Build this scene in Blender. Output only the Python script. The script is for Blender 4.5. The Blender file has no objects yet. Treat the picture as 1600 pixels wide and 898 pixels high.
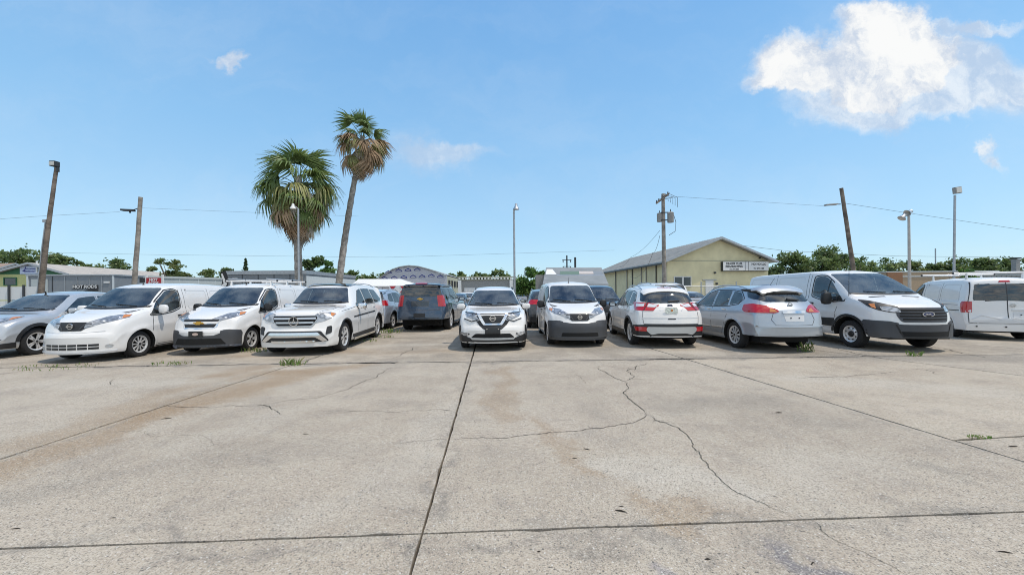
import bpy, bmesh, math, random
import numpy as np
from mathutils import Vector, Matrix
from mathutils.bvhtree import BVHTree
from mathutils.geometry import delaunay_2d_cdt
random.seed(7)
PI = math.pi
SC = bpy.context.scene
COL = SC.collection
# ------------------------------------------------------------------ camera
FOC, HOR, ROLL, EYE = 590.0, 457.0, 0.008, 1.5      # measured from the photograph (1600 px wide)
cd = bpy.data.cameras.new('camera'); cam = bpy.data.objects.new('camera', cd); COL.objects.link(cam)
cd.sensor_width = 36.0; cd.lens = FOC / 1600 * 36; cd.shift_y = (HOR - 449) / 1600
cd.clip_start = 0.05; cd.clip_end = 3000
cr, sr = math.cos(ROLL), math.sin(ROLL)
cam.matrix_world = Matrix(((cr, sr, 0, 0), (0, 0, -1, 0), (-sr, cr, 0, EYE), (0, 0, 0, 1)))
SC.camera = cam
SC.cycles.filter_width = 1.0
# ------------------------------------------------------------------ light
SUN = Vector((0.42, -0.13, 1.0)).normalized()
w = bpy.data.worlds.new('World'); SC.world = w; w.use_nodes = True
sl = bpy.data.lights.new('sun', 'SUN'); sun = bpy.data.objects.new('sun', sl); COL.objects.link(sun)
sl.energy = 3.0; sl.angle = math.radians(0.6); sl.color = (1.0, 0.91, 0.79)
sun.rotation_euler = SUN.to_track_quat('Z', 'Y').to_euler(); sun.location = SUN * 60
SC.view_settings.view_transform = 'Standard'; SC.view_settings.look = 'None'
SC.view_settings.gamma = 1.0; SC.view_settings.exposure = 0.06

# ------------------------------------------------------------------ node helper
class NT:
    def __init__(s, tree): s.t = tree; s.L = tree.links.new
    def n(s, typ, **k):
        nd = s.t.nodes.new(typ)
        for a, v in k.items(): setattr(nd, a, v)
        return nd
    def put(s, sock, v):
        if isinstance(v, bpy.types.NodeSocket): s.L(v, sock)
        elif v is not None:
            try: sock.default_value = v
            except Exception: sock.default_value = (v, v, v)
    def m(s, op, a, b=None, c=None, clamp=False):
        nd = s.n('ShaderNodeMath', operation=op); nd.use_clamp = clamp
        s.put(nd.inputs[0], a)
        if b is not None: s.put(nd.inputs[1], b)
        if c is not None: s.put(nd.inputs[2], c)
        return nd.outputs[0]
    def v(s, op, a, b=None, out=0):
        nd = s.n('ShaderNodeVectorMath', operation=op); s.put(nd.inputs[0], a)
        if b is not None: s.put(nd.inputs['Scale' if op == 'SCALE' else 1], b)
        return nd.outputs[out]
    def noise(s, vec, scale, detail=4, rough=0.55, out=0, dist=0.0):
        nd = s.n('ShaderNodeTexNoise'); s.put(nd.inputs['Vector'], vec); nd.inputs['Scale'].default_value = scale
        nd.inputs['Detail'].default_value = detail; nd.inputs['Roughness'].default_value = rough
        nd.inputs['Distortion'].default_value = dist
        return nd.outputs[out]
    def ramp(s, f, stops):
        nd = s.n('ShaderNodeValToRGB'); s.put(nd.inputs[0], f); e = nd.color_ramp.elements
        while len(e) < len(stops): e.new(0.5)
        for i, (p, c) in enumerate(stops):
            e[i].position = p; e[i].color = (c, c, c, 1) if not hasattr(c, '__len__') else (*c, 1)
        return nd.outputs[0]
    def step(s, f, a, b):
        nd = s.n('ShaderNodeMapRange'); nd.interpolation_type = 'SMOOTHSTEP'; s.put(nd.inputs[0], f)
        nd.inputs[1].default_value = a; nd.inputs[2].default_value = b
        return nd.outputs[0]
    def mix(s, f, a, b, mode='MIX'):
        nd = s.n('ShaderNodeMix'); nd.data_type = 'RGBA'; nd.blend_type = mode
        s.put(nd.inputs[0], f); s.put(nd.inputs[6], (*a, 1) if isinstance(a, tuple) else a); s.put(nd.inputs[7], (*b, 1) if isinstance(b, tuple) else b)
        return nd.outputs[2]

# sky: Nishita with scattered fair-weather clouds
T = NT(w.node_tree); w.node_tree.nodes.clear()
sky = T.n('ShaderNodeTexSky', sky_type='NISHITA'); sky.sun_disc = False
sky.sun_elevation = math.asin(SUN.z); sky.sun_rotation = math.atan2(SUN.x, SUN.y)
sky.air_density = 1.0; sky.dust_density = 0.6; sky.ozone_density = 2.0; sky.altitude = 0
co = T.n('ShaderNodeTexCoord').outputs['Generated']
sp = T.n('ShaderNodeSeparateXYZ'); T.L(co, sp.inputs[0]); X, Y, Z = sp.outputs
skyc = T.mix(1.0, sky.outputs[0], (1.6, 1.9, 2.0), 'MULTIPLY')
hz = T.ramp(T.m('MAXIMUM', Z, 0.0), [(0.0, (0.50, 0.70, 0.82)), (0.12, (0.41, 0.64, 0.83)), (0.35, (0.275, 0.54, 0.83)), (0.6, (0.18, 0.425, 0.77)), (1.0, (0.07, 0.19, 0.46))])
skyc = T.mix(0.80, skyc, T.mix(1.0, hz, (8.3, 8.3, 8.3), 'MULTIPLY'))     # gradient mixed into the sky, brighter than clear-air blue, which also fills shadows
# cloud field, in tangent coordinates of the direction
yy = T.m('MAXIMUM', Y, 0.02)
cmb = T.n('ShaderNodeCombineXYZ'); T.L(T.m('DIVIDE', X, yy), cmb.inputs[0]); T.L(T.m('DIVIDE', Z, yy), cmb.inputs[1])
cv = cmb.outputs[0]
nz = T.noise(cv, 3.2, 8, 0.62, out=1); nzv = T.v('SCALE', T.v('SUBTRACT', nz, (0.5, 0.5, 0.5)), 0.30)
nz2 = T.noise(cv, 14, 6, 0.6, out=1); nzv2 = T.v('SCALE', T.v('SUBTRACT', nz2, (0.5, 0.5, 0.5)), 0.055)
cw = T.v('ADD', T.v('ADD', cv, nzv), nzv2)
def blob(px, py, rx, ry, ang=0, vec=None, p=1.0):
    vec = cw if vec is None else vec
    c = ((px - 800) / FOC, (HOR - py) / FOC, 0)
    mp = T.n('ShaderNodeMapping', vector_type='TEXTURE'); T.L(vec, mp.inputs[0]); mp.inputs['Location'].default_value = c
    mp.inputs['Rotation'].default_value = (0, 0, ang); mp.inputs['Scale'].default_value = (rx / FOC, ry / FOC, 1)
    fl = T.v('MULTIPLY', mp.outputs[0], (1, 1, 0))
    return T.m('MULTIPLY', T.m('SUBTRACT', 1.0, T.v('LENGTH', fl, out=1), clamp=True), p)
def tot(bs):
    r = bs[0]
    for b in bs[1:]: r = T.m('ADD', r, b)
    return r
big = tot([blob(1385, 66, 92, 58, p=1.35), blob(1236, 100, 78, 58, p=1.15), blob(1305, 128, 120, 55), blob(1392, 140, 115, 62, p=1.25), blob(1462, 98, 80, 55, p=.9)])
thin = tot([blob(1375, 178, 150, 60, p=1.1), blob(1440, 160, 110, 60, p=.9), blob(1500, 110, 90, 80, p=.8), blob(1575, 130, 110, 72, p=1.0), blob(1530, 42, 80, 17, 0.25, p=.8), blob(1290, 150, 100, 50, p=.5)])
sml = tot([blob(1528, 240, 26, 18, p=1.0), blob(1556, 266, 42, 17, -0.6, p=.8), blob(380, 82, 22, 28, -0.3, p=1.2), blob(352, 79, 40, 12, p=.35)])
wv = T.v('ADD', T.v('MULTIPLY', cv, (1, 3.2, 1)), T.v('SCALE', nzv, 0.5))
wis = T.m('MULTIPLY', tot([blob(660, 250, 110, 50, -0.1, p=1.2), blob(720, 246, 110, 24, -0.12, p=.8)]), T.noise(wv, 5, 6, .65))
m_big = T.step(big, 0.02, 0.55); m_thin = T.m('MULTIPLY', T.step(T.m('MULTIPLY', thin, T.m('ADD', T.noise(cw, 7, 7, .65), .45)), 0.02, 0.62), 0.72)
m_sml = T.m('MULTIPLY', T.step(sml, 0.1, 0.8), 0.75); m_wis = T.m('MULTIPLY', T.step(wis, 0.05, 0.6), 0.55)
ms = T.m('MAXIMUM', T.m('MAXIMUM', m_big, m_thin), T.m('MAXIMUM', m_sml, m_wis))
front = T.step(Y, 0.1, 0.2)
ms = T.m('MULTIPLY', ms, front)
# unseen clouds behind the camera, added denser and brighter for fill and glass reflections
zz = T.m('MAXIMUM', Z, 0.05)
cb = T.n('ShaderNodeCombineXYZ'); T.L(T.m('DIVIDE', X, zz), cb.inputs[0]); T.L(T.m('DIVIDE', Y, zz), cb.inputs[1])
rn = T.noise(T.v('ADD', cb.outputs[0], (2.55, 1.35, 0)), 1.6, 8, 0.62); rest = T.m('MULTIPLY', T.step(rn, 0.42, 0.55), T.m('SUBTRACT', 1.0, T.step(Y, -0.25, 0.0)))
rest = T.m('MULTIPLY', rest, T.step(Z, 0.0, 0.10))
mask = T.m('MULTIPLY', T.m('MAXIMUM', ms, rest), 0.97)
sh = T.m('ADD', T.m('MULTIPLY', T.noise(T.v('ADD', cw, (0.02, -0.03, 0)), 4.5, 5, 0.6), .6), T.m('MULTIPLY', T.noise(cw, 15, 6, 0.65), .4))
sh = T.step(T.m('ADD', sh, T.m('MULTIPLY', big, 0.07)), 0.41, 0.62)
cc = T.mix(sh, (4.5, 5.2, 6.3), (7.8, 7.8, 7.7))
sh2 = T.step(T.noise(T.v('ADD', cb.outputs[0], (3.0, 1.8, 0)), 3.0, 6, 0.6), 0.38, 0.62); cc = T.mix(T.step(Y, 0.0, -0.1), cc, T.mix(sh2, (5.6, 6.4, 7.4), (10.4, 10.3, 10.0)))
vl = T.step(T.noise(T.v('MULTIPLY', cw, (1, 2.6, 1)), 1.3, 7, .62), .40, .78)
skyc = T.mix(T.m('MULTIPLY', T.m('MULTIPLY', vl, front), .15), skyc, (7.0, 7.4, 7.7))      # thin veils
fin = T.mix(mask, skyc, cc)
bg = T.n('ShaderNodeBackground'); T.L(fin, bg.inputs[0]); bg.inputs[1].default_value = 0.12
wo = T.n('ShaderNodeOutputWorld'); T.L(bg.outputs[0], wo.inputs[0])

# ------------------------------------------------------------------ geometry of the view (real-world points measured from the photo)
def ray(px, py):
    u = (px - 800) / FOC; v = (HOR - py) / FOC
    return (u * cr + v * sr, 1.0, v * cr - u * sr)
def G(px, py, z=0.0):
    r = ray(px, py); t = (EYE - z) / -r[2]
    return Vector((r[0] * t, t, z))
def P(px, py, y):
    r = ray(px, py); return Vector((r[0] * y, y, EYE + r[2] * y))

# ------------------------------------------------------------------ materials
MATS = {}
def mat(name, col, rough=0.5, metal=0.0, coat=0.0, spec=0.5, emit=None, var=0.0, scale=8.0, bump=0.0, bscale=60.0, trans=0.0, flake=False, dirt=0.0):
    if name in MATS: return MATS[name]
    m = bpy.data.materials.new(name); m.use_nodes = True; t = NT(m.node_tree)
    b = m.node_tree.nodes['Principled BSDF']
    b.inputs['Base Color'].default_value = (*col, 1); b.inputs['Roughness'].default_value = rough
    b.inputs['Metallic'].default_value = metal; b.inputs['Coat Weight'].default_value = coat; b.inputs['Coat Roughness'].default_value = 0.03
    b.inputs['Specular IOR Level'].default_value = spec
    c3 = t.n('ShaderNodeTexCoord').outputs['Object']
    if var or dirt:
        n = t.noise(c3, scale, 5, 0.6)
        c = t.mix(t.step(n, 0.3, 0.7), tuple(x * (1 - var) for x in col), tuple(min(1, x * (1 + var)) for x in col))
        if dirt:
            s_ = t.n('ShaderNodeSeparateXYZ'); t.L(c3, s_.inputs[0])
            d = t.m('MULTIPLY', t.step(t.m('ADD', s_.outputs[2], t.m('MULTIPLY', n, 0.5)), 0.95, 0.35), dirt)
            c = t.mix(d, c, (0.30, 0.26, 0.20))
        t.L(c, b.inputs['Base Color'])
        t.L(t.m('ADD', t.m('MULTIPLY', n, 0.12), rough - 0.05), b.inputs['Roughness'])
    if bump:
        bp = t.n('ShaderNodeBump'); t.L(t.noise(c3, bscale, 6, 0.6), bp.inputs['Height']); bp.inputs['Strength'].default_value = bump
        bp.inputs['Distance'].default_value = 0.02; t.L(bp.outputs[0], b.inputs['Normal'])
    if coat >= .7 and var:                                       # the inside of a body shell is grey trim, not paint
        g_ = t.n('ShaderNodeNewGeometry').outputs['Backfacing']; tr_ = t.n('ShaderNodeBsdfDiffuse'); tr_.inputs[0].default_value = (.50, .50, .48, 1)
        mx = t.n('ShaderNodeMixShader'); t.L(g_, mx.inputs[0]); t.L(b.outputs[0], mx.inputs[1]); t.L(tr_.outputs[0], mx.inputs[2]); t.L(mx.outputs[0], m.node_tree.nodes['Material Output'].inputs[0])
    if emit: b.inputs['Emission Color'].default_value = (*emit, 1); b.inputs['Emission Strength'].default_value = 1
    if trans:
        tr = t.n('ShaderNodeBsdfTranslucent'); tr.inputs[0].default_value = (*[min(1, x * 1.6) for x in col], 1)
        mx = t.n('ShaderNodeMixShader'); mx.inputs[0].default_value = trans
        t.L(b.outputs[0], mx.inputs[1]); t.L(tr.outputs[0], mx.inputs[2]); t.L(mx.outputs[0], m.node_tree.nodes['Material Output'].inputs[0])
    MATS[name] = m; return m
def paint(name, col, metal=0.0, rough=0.3): return mat(name, col, rough, metal, coat=1.0, var=0.03, scale=1.5, dirt=0.22)
mat('white_paint', (0.745, 0.735, 0.72), 0.32, coat=0.9, var=0.02, scale=1.2, dirt=0.16)
mat('fleet_white', (0.73, 0.725, 0.715), 0.36, coat=0.7, var=0.025, scale=1.4, dirt=0.2)
mat('pearl_white', (0.75, 0.735, 0.71), 0.28, coat=1.0, var=0.02, scale=1.2, dirt=0.14)
paint('silver_paint', (0.52, 0.54, 0.56), 0.45, 0.33)
paint('ice_blue_paint', (0.42, 0.455, 0.495), 0.5, 0.33)
paint('slate_blue_paint', (0.042, 0.068, 0.108), 0.35, 0.2)
paint('grey_blue_paint', (0.36, 0.40, 0.47), 0.4, 0.3)
paint('charcoal_paint', (0.045, 0.050, 0.055), 0.3, 0.3)
paint('black_paint', (0.012, 0.012, 0.013), 0.0, 0.25)
mat('grey_plastic', (0.048, 0.052, 0.060), 0.55, var=0.12, scale=5, dirt=0.10)
mat('black_plastic', (0.014, 0.014, 0.015), 0.45, var=0.2, scale=9)
mat('under_black', (0.008, 0.008, 0.008), 0.9)
mat('chrome', (0.75, 0.76, 0.77), 0.12, 1.0)
mat('satin', (0.55, 0.56, 0.57), 0.35, 0.9)
mat('rim_silver', (0.72, 0.72, 0.72), 0.35, 0.45, var=0.08)
mat('rubber', (0.018, 0.018, 0.019), 0.85, var=0.25, scale=20, bump=0.3, bscale=40)
mat('lens_red', (0.42, 0.006, 0.010), 0.12, coat=1.0)
mat('lens_amber', (0.55, 0.20, 0.05), 0.15, coat=1.0)
mat('lens_white', (0.62, 0.64, 0.66), 0.12, coat=1.0)
mat('seam', (0.05, 0.05, 0.055), 0.8)
mat('gold', (0.72, 0.44, 0.10), 0.3, 0.8)
mat('ford_blue', (0.015, 0.03, 0.12), 0.25, coat=1.0)
mat('antenna_black', (0.01, 0.01, 0.01), 0.5)
def glass_mat(name, tint, ior=2.0, dust_sheen=.05):
    m = bpy.data.materials.new(name); m.use_nodes = True; m.node_tree.nodes.clear(); t = NT(m.node_tree)
    tr = t.n('ShaderNodeBsdfTransparent'); tr.inputs[0].default_value = (*tint, 1); gl = t.n('ShaderNodeBsdfGlossy'); gl.inputs['Roughness'].default_value = .03
    fr = t.n('ShaderNodeFresnel'); fr.inputs[0].default_value = ior; df = t.n('ShaderNodeBsdfDiffuse'); df.inputs[0].default_value = (.42, .45, .43, 1)
    m0 = t.n('ShaderNodeMixShader'); c3 = t.n('ShaderNodeTexCoord').outputs['Object']
    t.L(t.m('MULTIPLY', t.step(t.noise(c3, 2.2, 4, .6), .30, .70), dust_sheen * 1.9), m0.inputs[0]); t.L(tr.outputs[0], m0.inputs[1]); t.L(df.outputs[0], m0.inputs[2])      # dusty grey film, also standing in for the reflections that lighten panes
    mx = t.n('ShaderNodeMixShader'); t.L(fr.outputs[0], mx.inputs[0]); t.L(m0.outputs[0], mx.inputs[1]); t.L(gl.outputs[0], mx.inputs[2])
    o = t.n('ShaderNodeOutputMaterial'); t.L(mx.outputs[0], o.inputs[0]); MATS[name] = m
glass_mat('windscreen', (.88, .97, .94), 2.6, .12); glass_mat('side_glass', (.62, .70, .68), 2.2, .07); glass_mat('dark_glass', (.05, .055, .06))
mat('trim_black', (.012, .012, .013), .6); mat('seat_grey', (.50, .50, .50), .85, var=.2, scale=6); mat('seat_tan', (.50, .46, .38), .8, var=.15, scale=6); mat('dash_grey', (.30, .30, .30), .7, var=.2)
def lamp_mat():
    m = bpy.data.materials.new('headlamp'); m.use_nodes = True; t = NT(m.node_tree); b = m.node_tree.nodes['Principled BSDF']
    c3 = t.n('ShaderNodeTexCoord').outputs['Object']
    vo = t.n('ShaderNodeTexVoronoi'); t.L(c3, vo.inputs['Vector']); vo.inputs['Scale'].default_value = 7
    t.L(t.ramp(vo.outputs['Distance'], [(0.0, (0.75, 0.76, 0.78)), (0.30, (0.55, 0.56, 0.58)), (0.5, (0.22, 0.23, 0.24)), (0.75, (0.45, 0.46, 0.48))]), b.inputs['Base Color'])
    b.inputs['Metallic'].default_value = 0.5; b.inputs['Roughness'].default_value = 0.2; b.inputs['Coat Weight'].default_value = 1
    MATS['headlamp'] = m
lamp_mat()
def M_(x): return MATS[x] if isinstance(x, str) else x

# ------------------------------------------------------------------ mesh helpers
def link(o, parent=None, label=None, cat=None, group=None, kind=None):
    COL.objects.link(o)
    if parent is not None: o.parent = parent
    if label: o['label'] = label
    if cat: o['category'] = cat
    if group: o['group'] = group
    if kind: o['kind'] = kind
    return o
def empty(name, loc=(0, 0, 0), rz=0, **k):
    o = bpy.data.objects.new(name, None); o.empty_display_size = 0.3; o.location = loc; o.rotation_euler = (0, 0, rz); return link(o, **k)
class MB:
    def __init__(s): s.v = []; s.f = []; s.mi = []
    def add(s, vs, fs, mi=0):
        b = len(s.v); s.v += [tuple(v) for v in vs]; s.f += [tuple(b + i for i in f) for f in fs]; s.mi += [mi] * len(fs)
    def box(s, c, d, rz=0, mi=0, M=None, taper=1.0):
        vs = []
        for z in (-1, 1):
            for x, y in ((-1, -1), (1, -1), (1, 1), (-1, 1)):
                k = taper if z > 0 else 1
                vs.append(Vector((x * d[0] / 2 * k, y * d[1] / 2 * k, z * d[2] / 2)))
        R = M if M is not None else Matrix.Rotation(rz, 3, 'Z')
        vs = [R @ v + Vector(c) for v in vs]
        s.add(vs, [(0, 3, 2, 1), (4, 5, 6, 7), (0, 1, 5, 4), (1, 2, 6, 5), (2, 3, 7, 6), (3, 0, 4, 7)], mi)
    def tube(s, pts, r, n=8, mi=0, cap=True):
        pts = [Vector(p) for p in pts]; rs = r if hasattr(r, '__len__') else [r] * len(pts)
        rings = []; up = Vector((0, 0, 1))
        for i, p in enumerate(pts):
            d = (pts[min(i + 1, len(pts) - 1)] - pts[max(i - 1, 0)]).normalized()
            a = d.cross(up if abs(d.z) < 0.9 else Vector((1, 0, 0))).normalized(); b = d.cross(a)
            rings.append([p + (a * math.cos(t) + b * math.sin(t)) * rs[i] for t in [2 * PI * k / n for k in range(n)]])
        vs = [v for R in rings for v in R]; fs = []
        for i in range(len(pts) - 1):
            for k in range(n): fs.append((i * n + k, i * n + (k + 1) % n, (i + 1) * n + (k + 1) % n, (i + 1) * n + k))
        if cap: fs.append(tuple(range(n))); fs.append(tuple((len(pts) - 1) * n + k for k in reversed(range(n))))
        s.add(vs, fs, mi)
    def prism(s, poly, axis_from, axis_to, mi=0):
        """poly: 3-D outline; extruded by vector (axis_to-axis_from)"""
        d = Vector(axis_to) - Vector(axis_from); n = len(poly)
        vs = [Vector(p) for p in poly] + [Vector(p) + d for p in poly]
        s.add(vs, [tuple(range(n)), tuple(reversed(range(n, 2 * n)))] + [(i, (i + 1) % n, (i + 1) % n + n, i + n) for i in range(n)], mi)
    def lathe(s, prof, n=32, mi=0, axis='Z', close=False):
        """prof: (r, h) pairs"""
        vs = []
        for r, h in prof:
            for k in range(n):
                a = 2 * PI * k / n
                vs.append((r * math.cos(a), r * math.sin(a), h) if axis == 'Z' else (r * math.cos(a), h, r * math.sin(a)))
        fs = []; m = len(prof)
        for i in range(m - 1 + (1 if close else 0)):
            j = (i + 1) % m
            for k in range(n): fs.append((i * n + k, i * n + (k + 1) % n, j * n + (k + 1) % n, j * n + k))
        s.add(vs, fs, mi)
    def build(s, name, mats, parent=None, smooth=None, recalc=True, bevel=0, **k):
        me = bpy.data.meshes.new(name); me.from_pydata(s.v, [], s.f)
        for m in (mats if isinstance(mats, (list, tuple)) else [mats]): me.materials.append(M_(m))
        me.polygons.foreach_set('material_index', s.mi)
        if recalc or bevel:
            bm = bmesh.new(); bm.from_mesh(me)
            if bevel:
                bmesh.ops.remove_doubles(bm, verts=bm.verts, dist=1e-5)
                bmesh.ops.bevel(bm, geom=[e for e in bm.edges if e.is_manifold and e.calc_face_angle(0) > 0.5], offset=bevel, segments=2, profile=0.7, affect='EDGES')
            if recalc: bmesh.ops.recalc_face_normals(bm, faces=bm.faces)
            bm.to_mesh(me); bm.free()
        if smooth is not None:
            me.polygons.foreach_set('use_smooth', [True] * len(me.polygons)); me.set_sharp_from_angle(angle=math.radians(smooth))
        me.update()
        o = bpy.data.objects.new(name, me); return link(o, parent, **k)
def pchip(keys):
    xs = np.array([k[0] for k in keys], float); ys = np.array([k[1] for k in keys], float)
    h = np.diff(xs); d = np.diff(ys) / h; m = np.zeros(len(xs)); m[0] = d[0]; m[-1] = d[-1]
    for i in range(1, len(xs) - 1):
        if d[i - 1] * d[i] > 0:
            w1 = 2 * h[i] + h[i - 1]; w2 = h[i] + 2 * h[i - 1]; m[i] = (w1 + w2) / (w1 / d[i - 1] + w2 / d[i])
    def f(x):
        x = min(max(x, xs[0]), xs[-1]); i = min(max(int(np.searchsorted(xs, x)) - 1, 0), len(h) - 1); t = (x - xs[i]) / h[i]
        return ((2 * t ** 3 - 3 * t ** 2 + 1) * ys[i] + (t ** 3 - 2 * t ** 2 + t) * h[i] * m[i] + (-2 * t ** 3 + 3 * t ** 2) * ys[i + 1] + (t ** 3 - t ** 2) * h[i] * m[i + 1])
    return f
def rp(poly, r=0.05, n=4):
    out = []; N = len(poly)
    for i in range(N):
        a, b, c = [Vector(poly[(i + k) % N]) for k in (-1, 0, 1)]
        u, v = a - b, c - b; d = min(r, u.length * 0.45, v.length * 0.45)
        p0 = b + u.normalized() * d; p1 = b + v.normalized() * d
        for k in range(n + 1):
            t = k / n; out.append(tuple((1 - t) ** 2 * p0 + 2 * t * (1 - t) * b + t * t * p1))
    return out
def strip(line, wd, closed=False):
    ln = [Vector(p) for p in line]; L, R = [], []
    for i, p in enumerate(ln):
        a = ln[i - 1] if i or closed else ln[0]; c = ln[(i + 1) % len(ln)] if i < len(ln) - 1 or closed else ln[-1]
        d = (c - a).normalized(); n = Vector((-d.y, d.x)) * wd / 2; L.append(tuple(p + n)); R.append(tuple(p - n))
    return L + R[::-1]
def inside(p, poly):
    x, y = p; c = False; n = len(poly)
    for i in range(n):
        x1, y1 = poly[i][:2]; x2, y2 = poly[i - 1][:2]
        if (y1 > y) != (y2 > y) and x < (x2 - x1) * (y - y1) / (y2 - y1) + x1: c = not c
    return c
def ellipse(cx, cy, a, b, n=20): return [(cx + a * math.cos(2 * PI * k / n), cy + b * math.sin(2 * PI * k / n)) for k in range(n)]
# ------------------------------------------------------------------ vehicles
ROWS = [0.0, 0.05, 0.12, 0.20, 0.30, 0.40, 0.50, 0.58, 0.62, 0.67, 0.75, 0.84, 0.91, 0.96, 1.0]
SIDEP = pchip([(0, .945), (.06, .968), (.18, .982), (.30, .983), (.50, .988), (.60, 1.0), (.64, .996), (.70, .986), (.85, .978), (.93, .962), (1, .935)])
class Car:
    """s runs from the front bumper (0) to the rear (L); y is lateral, z is up. Everything is placed with the origin mid-wheelbase on the ground."""
    def __init__(c, name, label, cat, sp, paintm, group=None):
        c.sp = sp; c.paint = paintm; c.L = sp['L']; c.W2 = sp['W'] / 2
        c.o = sp['fo'] + sp['wb'] / 2
        c.root = empty(name, label=label, cat=cat, group=group)
        c.top = pchip(sp['top']); c.belt = pchip(sp['belt']); c.half = pchip(sp['half']); c.roof = pchip(sp['roof'])
        c.holes = []; c.body(); c.under(); c.wheels()
    def warp(c, s, y):
        q = (y / c.W2) ** 2; bf, br = c.sp.get('bowf', .28), c.sp.get('bowr', .1)
        if s < 1.3: s2 = s + bf * q * (1 - s / 1.3) ** 2
        else: s2 = s
        e = c.L - s
        if e < 1.0: s2 -= br * q * (1 - e) ** 2
        return s2
    def zb(c, s):
        s = c.warp(s, c.W2 * .97); sp = c.sp; z = sp['sill'];
        if s < sp['fo'] - .3: z = max(z, sp.get('lipf', z)) 
        if s > sp['fo'] + sp['wb'] + .3: z = max(z, sp.get('lipr', z + .06))
        for a in (sp['fo'], sp['fo'] + sp['wb']):
            R = sp['wr'] + sp.get('gap', .055)
            if abs(s - a) < R: z = max(z, sp['wr'] + math.sqrt(R * R - (s - a) ** 2) - .0)
        return z
    def section(c, s):
        zt = c.top(s); sp = c.sp; z0 = sp['sill']; zb = min(c.zb(s), zt - .12); zs = min(c.belt(s), zt - .035); wd = c.half(s)
        pts = [(0, zb), (wd * .5, zb), (wd * .86, zb)]
        for r in ROWS:
            z = max(z0 + r * (zs - z0), zb); tt = (z - z0) / max(zs - z0, .01)
            y_ = wd * SIDEP(min(1, tt)); sw = c.warp(s, c.W2 * .97)
            for a_ in (sp['fo'], sp['fo'] + sp['wb']):
                rr_ = math.hypot(sw - a_, z - sp['wr']); R_ = sp['wr'] + sp.get('gap', .055)
                if rr_ > R_ - .04 and r < .97: y_ += sp.get('flare', .016) * math.exp(-((rr_ - R_ - .015) / .055) ** 2)
            pts.append((y_, z))
        ys = pts[-1][0]; yr = min(c.roof(s), ys - .01); crn = min(c.sp.get('crown', .075), .55 * (zt - zs)); zr = zt - crn
        for t in (.12, .25, .375, .5, .625, .75, .88): pts.append((ys + (yr - ys) * t + .018 * math.sin(PI * t), zs + (zr - zs) * t))
        for k in range(0, 9):
            a = PI / 2 * (1 - k / 8); pts.append((yr * math.sin(a), zr + crn * math.cos(a)))
        return pts
    def body(c):
        sp = c.sp; L = c.L; S = set([round(x, 3) for x in np.arange(0, L, .05)] + [L])
        for e in (0.004, .012, .025, .045, .07, .10, .14, .18): S.add(e); S.add(L - e)
        R = sp['wr'] + sp.get('gap', .055)
        for a in (sp['fo'], sp['fo'] + sp['wb']):
            S = {x for x in S if not (abs(x - a) < R * 1.02)}
            for k in range(25): S.add(a - R * math.cos(PI * k / 24))
            S.add(a - R - .002); S.add(a + R + .002)
        for x in np.arange(max(.2, sp['fo'] - R - .35), sp['fo'] + R + .1, .016): S.add(round(float(x), 4) + .0003)
        for x in np.arange(sp['fo'] + sp['wb'] - R - .1, min(L - .1, sp['fo'] + sp['wb'] + R + .25), .016): S.add(round(float(x), 4) + .0003)
        S = sorted(S); vs = []; fs = []; mi = []
        secs = [c.section(s) for s in S]; n = len(secs[0]); m = 2 * n - 2
        for s, sec in zip(S, secs):
            ring = [(y, z) for y, z in sec] + [(-y, z) for y, z in sec[-2:0:-1]]
            vs += [(c.warp(s, y), y, z) for y, z in ring]
        for i in range(len(S) - 1):
            for k in range(m):
                fs.append((i * m + k, (i + 1) * m + k, (i + 1) * m + (k + 1) % m, i * m + (k + 1) % m)); mi.append(1 if k < 3 or k >= m - 3 else 0)
        for s, sec in ((S[0], secs[0]), (S[-1], secs[-1])):     # curved end caps
            b = len(vs); NC = 10; rows = sec[2:]
            for y, z in rows: vs += [(c.warp(s, y * (2 * k / NC - 1)), y * (2 * k / NC - 1), z) for k in range(NC + 1)]
            for r in range(len(rows) - 1):
                for k in range(NC):
                    q = b + r * (NC + 1) + k; fs.append((q, q + 1, q + NC + 2, q + NC + 1)); mi.append(0)
        c.bvh = BVHTree.FromPolygons([Vector(v) for v in vs], fs)
        me = bpy.data.meshes.new('body'); me.from_pydata([(x - c.o, y, z) for x, y, z in vs], [], fs)
        me.materials.append(M_(c.paint)); me.materials.append(M_('under_black')); me.materials.append(M_('trim_black')); me.polygons.foreach_set('material_index', mi)
        bm = bmesh.new(); bm.from_mesh(me); bmesh.ops.remove_doubles(bm, verts=bm.verts, dist=4e-4)
        bmesh.ops.dissolve_degenerate(bm, edges=bm.edges, dist=1e-4); bmesh.ops.recalc_face_normals(bm, faces=bm.faces); bm.to_mesh(me); bm.free()
        me.polygons.foreach_set('use_smooth', [True] * len(me.polygons)); me.set_sharp_from_angle(angle=math.radians(38))
        c.bodyo = link(bpy.data.objects.new('body', me), c.root)
    def under(c):
        sp = c.sp; mb = MB(); zc = sp['sill'] + .02; w = c.W2 - .30
        mb.box((0, 0, zc + .12), (c.L - .7, w * 2, .28)); mb.box((0, 0, sp['wr']), (sp['wb'] + .08, .1, .1))
        for sx in (-1, 1): mb.tube([(sx * sp['wb'] / 2, -c.W2 + .22, sp['wr']), (sx * sp['wb'] / 2, c.W2 - .22, sp['wr'])], .045, 8)
        mb.box((0, 0, sp['wr'] + .3), (sp['wb'] + 1.0, w * 2, .25))
        mb.build('underbody', 'under_black', c.root)
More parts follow.
